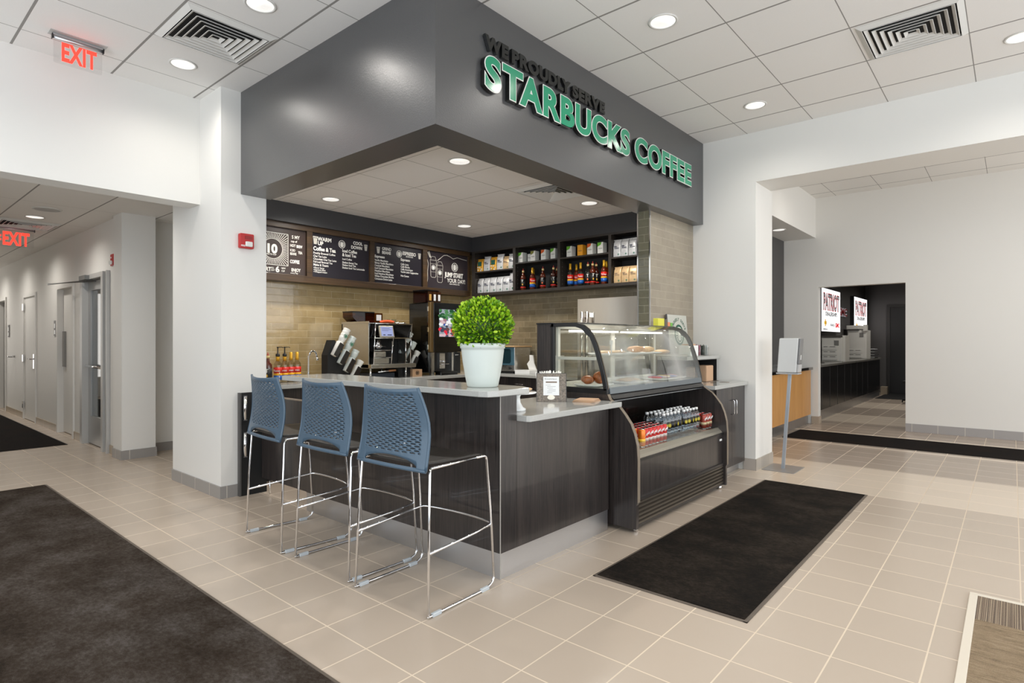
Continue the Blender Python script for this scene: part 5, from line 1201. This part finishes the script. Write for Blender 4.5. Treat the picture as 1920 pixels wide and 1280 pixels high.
def pastry(x, y, z, rx, ry, rz, mat, label, sd): solo('pastry', blob(MB(), x, y, z + rz, rx, ry, rz, sd, 16, 8, .16), mat, label, 'pastry', (x, y, z), G)
pastry(3.81, 2.50, 1.018, .055, .05, .036, BUN, 'glazed brown bun at the near end of the case', 1)
pastry(3.90, 2.45, 1.018, .052, .055, .05, BUN, 'glazed brown bun leaning second from the near end of the case', 2)
pastry(4.28, 2.44, 1.018, .08, .07, .014, PASTRYL, 'flat cookie on the cookie platter, nearer the bar', 3)
pastry(4.41, 2.46, 1.018, .06, .07, .014, PASTRYL, 'flat cookie on the cookie platter, farther from the bar', 4)
for i in range(3): pastry(4.08 + i * .12, 2.52, 1.252, .055, .06, .012, PASTRYL, 'flat wrapped bar on the case shelf, %s from the bar side' % ORD[i], 5 + i)
pastry(4.62, 2.53, 1.252, .09, .07, .03, PASTRY, 'light brown pastry mound on the middle shelf platter, left one', 9)
pastry(4.82, 2.53, 1.252, .09, .07, .028, PASTRYL, 'light brown pastry mound on the middle shelf platter, right one', 10)
pastry(5.12, 2.53, 1.235, .09, .07, .02, PASTRYL, 'pastry at the far end of the case glass shelf', 11)
pk = [(200, 60, 70), (90, 110, 180), (220, 200, 200), (230, 200, 60), (120, 130, 190), (210, 80, 90)]
for i, c in enumerate(pk):
    x = 4.80 + i * .077
    solo('snack_packet', blob(MB(), x, 2.44 + .03 * (i % 2), 1.028, .045, .07, .012, 20 + i, 12, 6, .1), M('packet_%d' % i, rgb(*c), .3), 'small snack packet on the snack platter, %s from the near side' % ORD[i], 'snack packet', (x, 2.44, 1.018), 'snack packets in the case')
t = thing('price_holder', 'small white card holder clip on the case glass shelf', 'card holder', (4.0, 2.40, 1.236))
build('clip', MB().tube([(4.0, 2.405, 1.24), (4.0, 2.405, 1.34)], .005, 6).box(3.985, 4.015, 2.40, 2.41, 1.325, 1.36), WHITE, t)

# ---- drinks on the open shelf
DZ = .556
def bottle_proto():
    r = thing('water_bottle', 'x', 'water bottle', (0, 0, 0))
    build('bottle', MB().lathe([(.0001, 0), (.026, 0), (.03, .006), (.03, .05), (.0285, .055), (.03, .06), (.03, .14), (.026, .16), (.014, .178), (.012, .186), (.0001, .186)], 0, 0, 0, 18), glassmat('water_plastic', (.84, .88, .91, 1), 2.2, .06), r, local=True)
    build('label', MB().lathe([(.0306, .075), (.0306, .13)], 0, 0, 0, 18), LBLK, r, local=True)
    build('emblem', onY(MB().merge(emblem(.016, 0, 0, 0)), 0, -.0306, .102), M('emblem_gold', rgb(214, 196, 60), .4), r, local=True)
    build('cap', MB().lathe([(.0145, .183), (.0145, .203), (.0001, .204)], 0, 0, 0, 14), WHITE, r, local=True)
    return r
def can_proto(col, band, key, word, h=.135):
    r = thing('drink_can', 'x', 'drink can', (0, 0, 0))
    build('can_body', MB().lathe([(.024, .004), (.0275, .012), (.0275, h - .015), (.024, h - .003)], 0, 0, 0, 18), M('can_' + key, rgb(*col), .25, .3), r, local=True)
    build('can_end', MB().lathe([(.0001, .002), (.022, 0), (.024, .004)], 0, 0, 0, 18).lathe([(.024, h - .003), (.0235, h), (.021, h - .003), (.0001, h - .004)], 0, 0, 0, 18), CHROME, r, local=True)
    build('label_band', MB().lathe([(.0278, .035), (.0278, .06)], 0, 0, 0, 18), M('band_' + key, rgb(*band), .35), r, local=True)
    if word: build('lettering', onY(MB().merge(text_mb(word, .017, .001, .01, 'CENTER', 0, .6)), 0, -.0278, .075), WHITE, r, local=True)
    else: build('ribbon_mark', MB().prism([(-.02, .078), (-.005, .094), (.008, .084), (.021, .098), (.021, .108), (.008, .094), (-.005, .103), (-.02, .088)], 'y', -.0292, -.0205), WHITE, r, local=True)
    return r
BP = {'b': bottle_proto()}; CP = {'r': can_proto((186, 30, 26), (210, 196, 190), 'red', ''), 'o': can_proto((236, 128, 40), (250, 200, 60), 'orange', 'Fanta', .135), 'd': can_proto((150, 60, 46), (196, 178, 140), 'brown', '')}
bu, cu = set(), set(); rowname = ['front row', 'second row', 'third row', 'back row']
pos = []
for j in range(4):
    for i in range(6): pos.append((4.045 + i * .062, 2.135 + j * .062, i, j))
for x, y, i, j in pos: put(CP, cu, 'r', (x, y, DZ), 'red drink can in the block at the near end, %s, %s along' % (rowname[j], ORD[i]), 'red drink cans')
for j in range(2): put(CP, cu, 'o', (3.975, 2.125 + j * .07, DZ), 'orange drink can at the near end of the open shelf, %s' % ('front one' if j == 0 else 'one behind it'), 'orange drink cans', radians(35))
for j in range(4): put(CP, cu, 'r', (3.985, 2.27 + j * .062, DZ), 'red drink can behind the orange cans, %s from the front' % ORD[j], 'red drink cans')
n = 0
for j in range(3):
    for i in range(5):
        x = 4.43 + i * .068 + .01 * (j % 2) ; y = 2.17 + j * .075
        put(BP, bu, 'b', (x, y, DZ), 'water bottle with black label in the nearer bottle group, %s, %s along' % (rowname[j], ORD[i]), 'water bottles in the nearer group', radians(rg.uniform(-40, 30)))
for j in range(3):
    for i in range(5):
        x = 4.80 + i * .066; y = 2.165 + j * .075
        put(BP, bu, 'b', (x, y, DZ), 'water bottle with black label in the farther bottle group, %s, %s along' % (rowname[j], ORD[i]), 'water bottles in the farther group', radians(rg.uniform(-40, 20)))
for j in range(4):
    for i in range(3): put(CP, cu, 'd' if j % 2 == 0 else 'r', (5.165 + i * .064, 2.14 + j * .066, DZ), '%s drink can at the far end of the open shelf, %s, %s along' % ('brown' if j % 2 == 0 else 'red', rowname[j], ORD[i]), 'drink cans at the far end of the open shelf')

# ================================================================== CABINET RIGHT OF THE CASE
t = thing('base_cabinet', 'dark wood two door base cabinet right of the display case', 'cabinet', (5.85, 2.4, 0))
build('body', MB().box(5.40, 6.262, 2.165, 2.70, .09, .895), WOODD, t)
for x0, x1, hx in ((5.49, 5.892, 5.862), (5.896, 6.258, 5.928)):
    d = build('door', MB().box(x0, x1, 2.145, 2.163, .095, .89), WOODD, t)
    build('handle', MB().tube(rounded([(hx, 2.145, .62), (hx, 2.11, .62), (hx, 2.11, .76), (hx, 2.145, .76)], .012), .005, 8), CHROME, d)
build('toe_kick', MB().box(5.40, 6.262, 2.21, 2.70, 0, .09), ALU, t)
solo('countertop', MB().box(5.385, 6.275, 2.115, 2.715, .895, .932), QUARTZ, 'grey quartz top with cup holes on the cabinet right of the case', 'countertop', (5.85, 2.4, .932), bevel=.003)
for i, (x, y, r_) in enumerate(((5.97, 2.25, .05), (6.12, 2.42, .05), (5.80, 2.30, .03))):
    solo('waste_ring', MB().lathe([(.0001, .0005), (r_ * .8, .0005), (r_, .002), (r_, 0)], x, y, .932, 28), M('ring_bronze', rgb(108, 96, 82), .3, .5), ('steel ring hole in the right quartz top, nearest the front', 'steel ring hole in the right quartz top, nearest the wall', 'small steel ring hole in the right quartz top')[i], 'waste opening', (x, y, .932), 'openings in the right quartz top')
t = thing('condiment_hutch', 'raised quartz shelf with dark cubby behind the right quartz top', 'shelf', (5.85, 2.6, .933))
build('top', MB().box(5.40, 6.245, 2.40, 2.715, 1.165, 1.2), QUARTZ, t, bevel=.003)
build('end_panel', MB().box(6.20, 6.225, 2.42, 2.715, .933, 1.165), QUARTZ, t)
build('inside', MB().box(5.40, 6.2, 2.70, 2.715, .933, 1.165), BLACKM, t)
build('end_panel', MB().box(5.40, 5.42, 2.42, 2.70, .933, 1.165), BLACKM, t)
build('inside_lining', MB().box(6.192, 6.2, 2.42, 2.70, .933, 1.16).box(5.42, 6.192, 2.42, 2.70, 1.157, 1.165), BLACKM, t)
for i in range(2):
    solo('napkin_stack', MB().box(5.88 + i * .0, 6.06, 2.40 + i * .13, 2.52 + i * .13, .933, 1.10 - .02 * i), NAPK, ('stack of tan napkins in the dark cubby, front one', 'stack of tan napkins in the dark cubby, rear one')[i], 'napkins', (5.97, 2.46, .933), 'napkin stacks in the cubby', bevel=.01)
HT = 1.2
t = thing('counter_sign', 'grey sign with round green emblem leaning on the tiled pier', 'sign', (5.72, 2.64, HT))
lean = Matrix.Translation((5.80, 2.66, HT)) @ Matrix.Rotation(radians(-5), 4, 'X')
build('card', MB().box(-.23, .23, -.006, .006, 0, .43).xform(lean), M('sign_card', rgb(190, 190, 180), .5), t)
build('card_edge', MB().box(-.237, -.23, -.008, .008, 0, .433).xform(lean), M('sign_edge', rgb(90, 86, 90), .5), t)
DG = M('print_green', rgb(20, 84, 62), .5)
q = MB(); w_ = 'PROUDLY SERVE'
for i, ch in enumerate(w_):
    if ch == ' ': continue
    a = radians(150 - i * 10.5); lt = MB().merge(text_mb(ch, .032, .001, .01, 'CENTER'))
    c, s_ = cos(a - pi / 2), sin(a - pi / 2); lt.v = [(v[0] * c - v[1] * s_ + .15 * cos(a), v[0] * s_ + v[1] * c + .15 * sin(a), v[2]) for v in lt.v]; q.merge(lt)
build('lettering', onY(q, .02, -.0065, .22).xform(lean), DG, t)
build('emblem', MB().prism([(.02 + .11 * cos(2 * pi * k / 32), .22 + .11 * sin(2 * pi * k / 32)) for k in range(32)], 'y', -.0075, -.0065).xform(lean), DG, t)
build('emblem', onY(emblem(.085, 0, 0, 0), .02, -.0078, .22).xform(lean), CHALK, t)
RZ = 1.4965
solo('tea_packet_box', MB().box(5.03, 5.16, 2.52, 2.57, RZ, RZ + .072), M('box_yellow', rgb(222, 216, 70), .4), 'yellow box standing on the roof of the display case', 'box', (5.1, 2.54, RZ), bevel=.002)
solo('sweetener_caddy', MB().box(5.17, 5.228, 2.52, 2.58, RZ, RZ + .068), M('box_dark', rgb(90, 84, 74), .5), 'dark caddy beside the yellow box on the case roof', 'caddy', (5.2, 2.55, RZ), bevel=.002)
solo('sweetener_box', MB().box(5.235, 5.285, 2.52, 2.58, RZ, RZ + .04), M('box_coral', rgb(226, 140, 100), .5), 'coral packet box on the case roof next to the dark caddy', 'box', (5.26, 2.55, RZ), bevel=.002)
solo('green_packet_box', MB().box(5.29, 5.337, 2.52, 2.58, RZ, RZ + .036), M('box_green', rgb(110, 176, 70), .5), 'green packet box at the far end of the case roof', 'box', (5.31, 2.55, RZ), bevel=.002)
t = thing('napkin_dispenser', 'white dispenser with drawn handles on the raised shelf', 'dispenser', (5.7, 2.5, HT))
build('case', MB().box(5.60, 5.79, 2.45, 2.58, HT, HT + .11), WHITE, t, bevel=.006)
build('napkins', MB().box(5.63, 5.76, 2.47, 2.56, HT + .11, HT + .125), NAPK, t)
for i, (x, c, lb) in enumerate(((5.85, (176, 110, 126), 'pink patterned packet cup on the raised shelf'), (5.965, (60, 70, 60), 'dark green packet cup on the raised shelf'), (6.06, (206, 210, 206), 'white packet cup at the right end of the raised shelf'))):
    t = thing('packet_cup', lb, 'cup', (x, 2.48, HT)); t['group'] = 'packet cups on the raised shelf'
    build('cup', MB().lathe([(.0001, 0), (.025, 0), (.03, .09), (.027, .09), (.023, .004), (.0001, .004)], x, 2.48, HT, 16), ACRYL, t)
    q = MB(); r0 = random.Random(i)
    for k in range(14): a = r0.uniform(-.018, .018); b = r0.uniform(-.018, .018); q.box(x + a - .006, x + a + .006, 2.48 + b - .001, 2.48 + b + .001, HT + .006, HT + .10 + r0.uniform(0, .02))
    build('packets', q, M('packet_cup_%d' % i, rgb(*c), .5), t)

# ================================================================== HAND SANITISER STAND
t = thing('sanitizer_stand', 'grey hand sanitizer dispenser on a thin post and floor plate', 'dispenser', (6.57, 1.85, 0))
build('floor_plate', MB().prism([(6.37, 1.69), (6.77, 1.69), (6.77, 2.01), (6.37, 2.01)], 'z', 0, .006), M('plate_steel', rgb(160, 158, 156), .4, .5), t, bevel=.002)
lm = Matrix.Translation((6.56, 1.85, 0)) @ Matrix.Shear('XY', 4, (0, -.065)) if False else None
def leanm(mb):
    mb.v = [(x, y - .068 * z, z) for x, y, z in mb.v]; return mb
build('post', leanm(MB().box(6.55, 6.58, 1.835, 1.865, .006, 1.02)), M('post_alu', rgb(176, 182, 190), .35, .5), t)
build('housing', leanm(MB().box(6.47, 6.58, 1.765, 1.955, 1.025, 1.385)), M('dispenser_white', rgb(206, 207, 206), .4), t, bevel=.012)
build('front_cover', leanm(MB().box(6.475, 6.60, 1.748, 1.768, 1.115, 1.38)), M('dispenser_dark', rgb(104, 104, 104), .3), t, bevel=.006)
build('lower_cover', leanm(MB().box(6.475, 6.60, 1.748, 1.768, 1.03, 1.113)), M('dispenser_mid', rgb(170, 170, 170), .3), t, bevel=.004)
build('drop_mark', leanm(MB().box(6.525, 6.545, 1.7465, 1.748, 1.16, 1.21)), WHITE, t)
build('drip_ledge', leanm(MB().box(6.46, 6.60, 1.745, 1.96, 1.008, 1.024)), M('dispenser_mid', rgb(170, 170, 170), .3), t, bevel=.004)

# ================================================================== NICHE COUNTER
t = thing('niche_counter', 'honey wood counter with black top and steel kick in the wall niche', 'counter', (8.7, 2.75, 0))
build('wood_front', MB().box(6.84, 10.47, 2.52, 2.545, .155, .885), WOODH, t)
build('body', MB().box(6.84, 10.48, 2.546, 2.94, .155, .885), BLACKM, t)
build('black_top', MB().box(6.84, 10.485, 2.49, 2.94, .886, .93).box(6.84, 10.485, 2.92, 2.945, .93, .98), BLACKG, t, bevel=.002)
build('kick_plate', MB().box(6.84, 10.48, 2.56, 2.94, 0, .155), ALU, t)

# ================================================================== SERVICE ROOM BEYOND THE DOORWAY
t = thing('service_counter', 'long black service counter seen through the doorway', 'counter', (13.8, 2.75, 0))
build('front', MB().box(10.75, 16.9, 2.50, 2.53, .17, .915), M('counter_black', rgb(20, 20, 21), .22), t)
for i in range(8): build('panel_joint', MB().box(11.1 + i * .6, 11.103 + i * .6, 2.497, 2.5, .17, .9), M('joint_grey', rgb(70, 68, 66), .4), t)
build('top', MB().box(10.72, 16.95, 2.46, 2.99, .915, .95), M('counter_top_grey', rgb(120, 118, 112), .2), t)
build('body', MB().box(10.75, 16.9, 2.531, 2.99, .0, .914), BLACKM, t)
build('kick', MB().box(10.75, 16.9, 2.515, 2.53, 0, .17), ALU, t)
SCRW = M('screen_white', rgb(245, 245, 250), .2, emit=1.1, ecol=(1, 1, 1, 1)); SCRR = M('screen_red', rgb(200, 20, 30), .3, emit=.5, ecol=(.75, .02, .03, 1)); SCRK = M('screen_black', rgb(10, 10, 10), .3); SCRG = M('screen_gold', rgb(220, 160, 40), .3, emit=.5, ecol=(.85, .5, .05, 1)); SCRS = M('screen_silver', rgb(170, 172, 176), .3, emit=.3, ecol=(.5, .5, .52, 1))
def tv(x0, x1, z0, z1, label):
    y = 2.92; t = thing('wall_screen', label, 'screen', ((x0 + x1) / 2, y, z0)); w = x1 - x0; h = z1 - z0; t['group'] = 'screens on the dark wall'
    build('body', MB().box(x0 - .02, x1 + .02, y, 2.995, z0 - .02, z1 + .02), BLACK, t)
    build('display', MB().box(x0, x1, y - .004, y, z0, z1), SCRW, t)
    def fit(s, cx, z, cap, wid, off): m = MB().merge(text_mb(s, cap, .002, off, 'CENTER')); a, b = width(m); k = wid / (b - a); m.v = [(v[0] * k, v[1], v[2]) for v in m.v]; return onY(m, cx, 0, z)
    c = (x0 + x1) / 2
    for nm, off, dy, mt in (('lettering_outline', .06, .0045, SCRR), ('lettering_edge', .035, .0055, SCRK), ('lettering', .012, .0065, SCRS)):
        m = fit('PATRIOT', c, z0 + h * .52, h * .36, w * .86, off); m.v = [(a, b + y - dy, d) for a, b, d in m.v]; build(nm, m, mt, t)
    m = fit('DEALERSHIPS', c, z0 + h * .37, h * .09, w * .62, .02).merge(fit('BUICK', x0 + w * .56, z0 + h * .13, h * .055, w * .22, .02)).merge(fit('CHEVROLET', x0 + w * .18, z0 + h * .03, h * .04, w * .26, .01)); m.v = [(a, b + y - .0045, d) for a, b, d in m.v]; build('small_lettering', m, SCRK, t)
    m = fit('GMC', x0 + w * .83, z0 + h * .11, h * .1, w * .24, .05); m.v = [(a, b + y - .0045, d) for a, b, d in m.v]; build('red_lettering', m, SCRR, t)
    bx, bz, s_ = x0 + w * .18, z0 + h * .2, h * .075
    build('cross_emblem', MB().prism([(bx - 1.5 * s_, bz - .5 * s_), (bx - .5 * s_, bz - .5 * s_), (bx - .6 * s_, bz - 1.1 * s_), (bx + .5 * s_, bz - 1.1 * s_), (bx + .6 * s_, bz - .5 * s_), (bx + 1.5 * s_, bz - .5 * s_), (bx + 1.5 * s_, bz + .5 * s_), (bx + .6 * s_, bz + .5 * s_), (bx + .5 * s_, bz + 1.1 * s_), (bx - .5 * s_, bz + 1.1 * s_), (bx - .5 * s_, bz + .5 * s_), (bx - 1.5 * s_, bz + .5 * s_)], 'y', y - .0065, y - .0045), SCRG, t)
tv(12.96, 14.60, 1.56, 2.44, 'wall screen nearer the doorway showing red outlined lettering')
tv(16.14, 17.75, 1.56, 2.44, 'wall screen at the far end of the service room')
t = thing('wall_letters', 'red and white raised letters on the dark wall between the screens', 'sign', (15.1, 2.99, 1.95))
m = MB().merge(text_mb('GMC', .17, .03, .05)); a, b = width(m); k = .95 / (b - a); m.v = [((v[0] - a) * k, v[1], v[2]) for v in m.v]
build('lettering', onY(MB().merge(m), 14.62, 2.995, 1.94), SCRS, t)
m2 = MB().merge(text_mb('GMC', .17, .004, .02)); m2.v = [((v[0] - a) * k, v[1], v[2]) for v in m2.v]
build('letter_face', onY(m2, 14.62, 2.963, 1.94), M('letters_red', rgb(150, 30, 34), .4), t)
PRN = M('printer_cream', rgb(214, 212, 205), .45); PRG = M('printer_grey', rgb(120, 118, 114), .5)
def printer(x, y0, y1, z0, z1, label, tall):
    t = thing('office_printer', label, 'printer', (x + .25, (y0 + y1) / 2, z0))
    build('housing', MB().box(x, x + .5, y0, y1, z0, z1), PRN, t, bevel=.01)
    n = 4
    for i in range(3 if not tall else 2):
        z = z0 + .07 + i * .1; d = build('paper_drawer', MB().box(x - .012, x, y0 + .09, y1 - .01, z - .04, z + .045), PRN, t, bevel=.003)
        build('drawer_pull', MB().box(x - .014, x - .01, y0 + .12, y0 + .22, z + .02, z + .032).box(x - .014, x - .01, y0 + .26, y1 - .04, z + .02, z + .032), PRG, d)
    build('vent', MB().box(x - .006, x, y0 + .06, y0 + .14, z1 - .16, z1 - .06), PRG, t)
    if tall:
        build('scanner', MB().box(x - .05, x + .45, y0 + .14, y1 + .02, z1 + .02, z1 + .11), PRN, t, bevel=.01)
        build('scanner_base', MB().box(x - .03, x + .45, y0 + .14, y1 + .01, z1, z1 + .03), M('printer_dark', rgb(70, 66, 62), .5), t)
        build('control_block', MB().box(x - .04, x + .1, y0 - .01, y0 + .06, z1 - .02, z1 + .12), PRN, t)
    else:
        build('top_cover', MB().box(x - .01, x + .5, y0 + .02, y1, z1, z1 + .04), M('printer_dark', rgb(70, 66, 62), .5), t)
        build('side_unit', MB().box(x + .02, x + .4, y0 - .05, y0, z0, z1 + .04), PRN, t, bevel=.005)
    return t
printer(13.0, 2.56, 2.93, .95, 1.43, 'cream office printer nearer the doorway on the black counter', False)
printer(15.35, 2.53, 2.91, .95, 1.61, 'taller cream office printer farther along the black counter', True)
t = thing('document_tray', 'stack of black letter trays at the end of the black counter', 'letter tray', (16.6, 2.7, .95))
for i in range(4): build('shelf', MB().box(16.3, 16.75, 2.50, 2.9, .955 + i * .065, .965 + i * .065), BLACK, t); build('paper', MB().box(16.32, 16.7, 2.52, 2.88, .966 + i * .065, .975 + i * .065), WHITE, t)
build('side', MB().box(16.3, 16.75, 2.9, 2.91, .95, 1.2), BLACK, t)
solo('red_folder', MB().prism([(2.66, 1.225), (2.83, 1.225), (2.77, 1.31), (2.62, 1.33)], 'x', 16.4, 16.43), M('folder_red', rgb(214, 44, 36), .5), 'red folder standing on the black letter trays', 'folder', (16.4, 2.7, 1.17))
t = thing('cable_holder', 'small black wire stand at the near end of the black counter', 'stand', (11.3, 2.72, .95))
build('wires', MB().tube([(12.0 + .0, 2.75 + .03 * cos(a), 1.06 + .09 * sin(a)) for a in [pi * k / 8 - .3 for k in range(10)]], .006, 6).tube([(12.0, 2.72, .95), (12.0, 2.73, 1.1)], .006, 6).box(11.95, 12.05, 2.66, 2.8, .95, .96), BLACK, t)
t = tag(bpy.data.objects.new('door_5', None), 'black door in the far wall of the service room', 'door', kind='structure'); COL.objects.link(t); t.location = (17.98, 2.0, 0)
build('door_frame', MB().box(17.95, 18.0, 2.43, 2.50, 0, 2.31).box(17.95, 18.0, 1.40, 1.47, 0, 2.31).box(17.95, 18.0, 1.47, 2.43, 2.24, 2.31), M('door_frame_black', rgb(52, 50, 48), .35), t)
build('door_leaf', MB().box(17.97, 18.0, 1.47, 2.43, .01, 2.24), M('door_black', rgb(34, 33, 33), .45, bmp=.2), t)
solo('paper_carton', MB().box(17.4, 17.6, 2.42, 2.56, .0, .2), M('carton_tan', rgb(160, 146, 126), .6), 'small pale carton on the floor by the black door', 'box', (17.5, 2.5, 0), bevel=.003)
t = thing('office_chair', 'black chair back just visible at the doorway edge', 'chair', (15.6, 1.55, 0))
build('backrest', MB().prism(rrect(1.38, 1.80, .78, 1.16, .05), 'x', 15.58, 15.62), BLACKM, t, bevel=.01)
build('seat', MB().box(15.1, 15.55, 1.36, 1.82, .44, .50), BLACKM, t, bevel=.02)
build('post', MB().tube([(15.35, 1.59, .08), (15.35, 1.59, .44)], .025, 10), BLACK, t)
build('back_bracket', MB().tube([(15.5, 1.59, .46), (15.6, 1.59, .6), (15.61, 1.59, .85)], .018, 8), BLACK, t)
for k in range(5): a = 2 * pi * k / 5; build('leg', MB().tube([(15.35, 1.59, .09), (15.35 + .28 * cos(a), 1.59 + .28 * sin(a), .05)], .016, 8).tube([(15.35 + .28 * cos(a), 1.59 + .28 * sin(a) - .01, .025), (15.35 + .28 * cos(a), 1.59 + .28 * sin(a) + .01, .025)], .025, 10), BLACK, t)
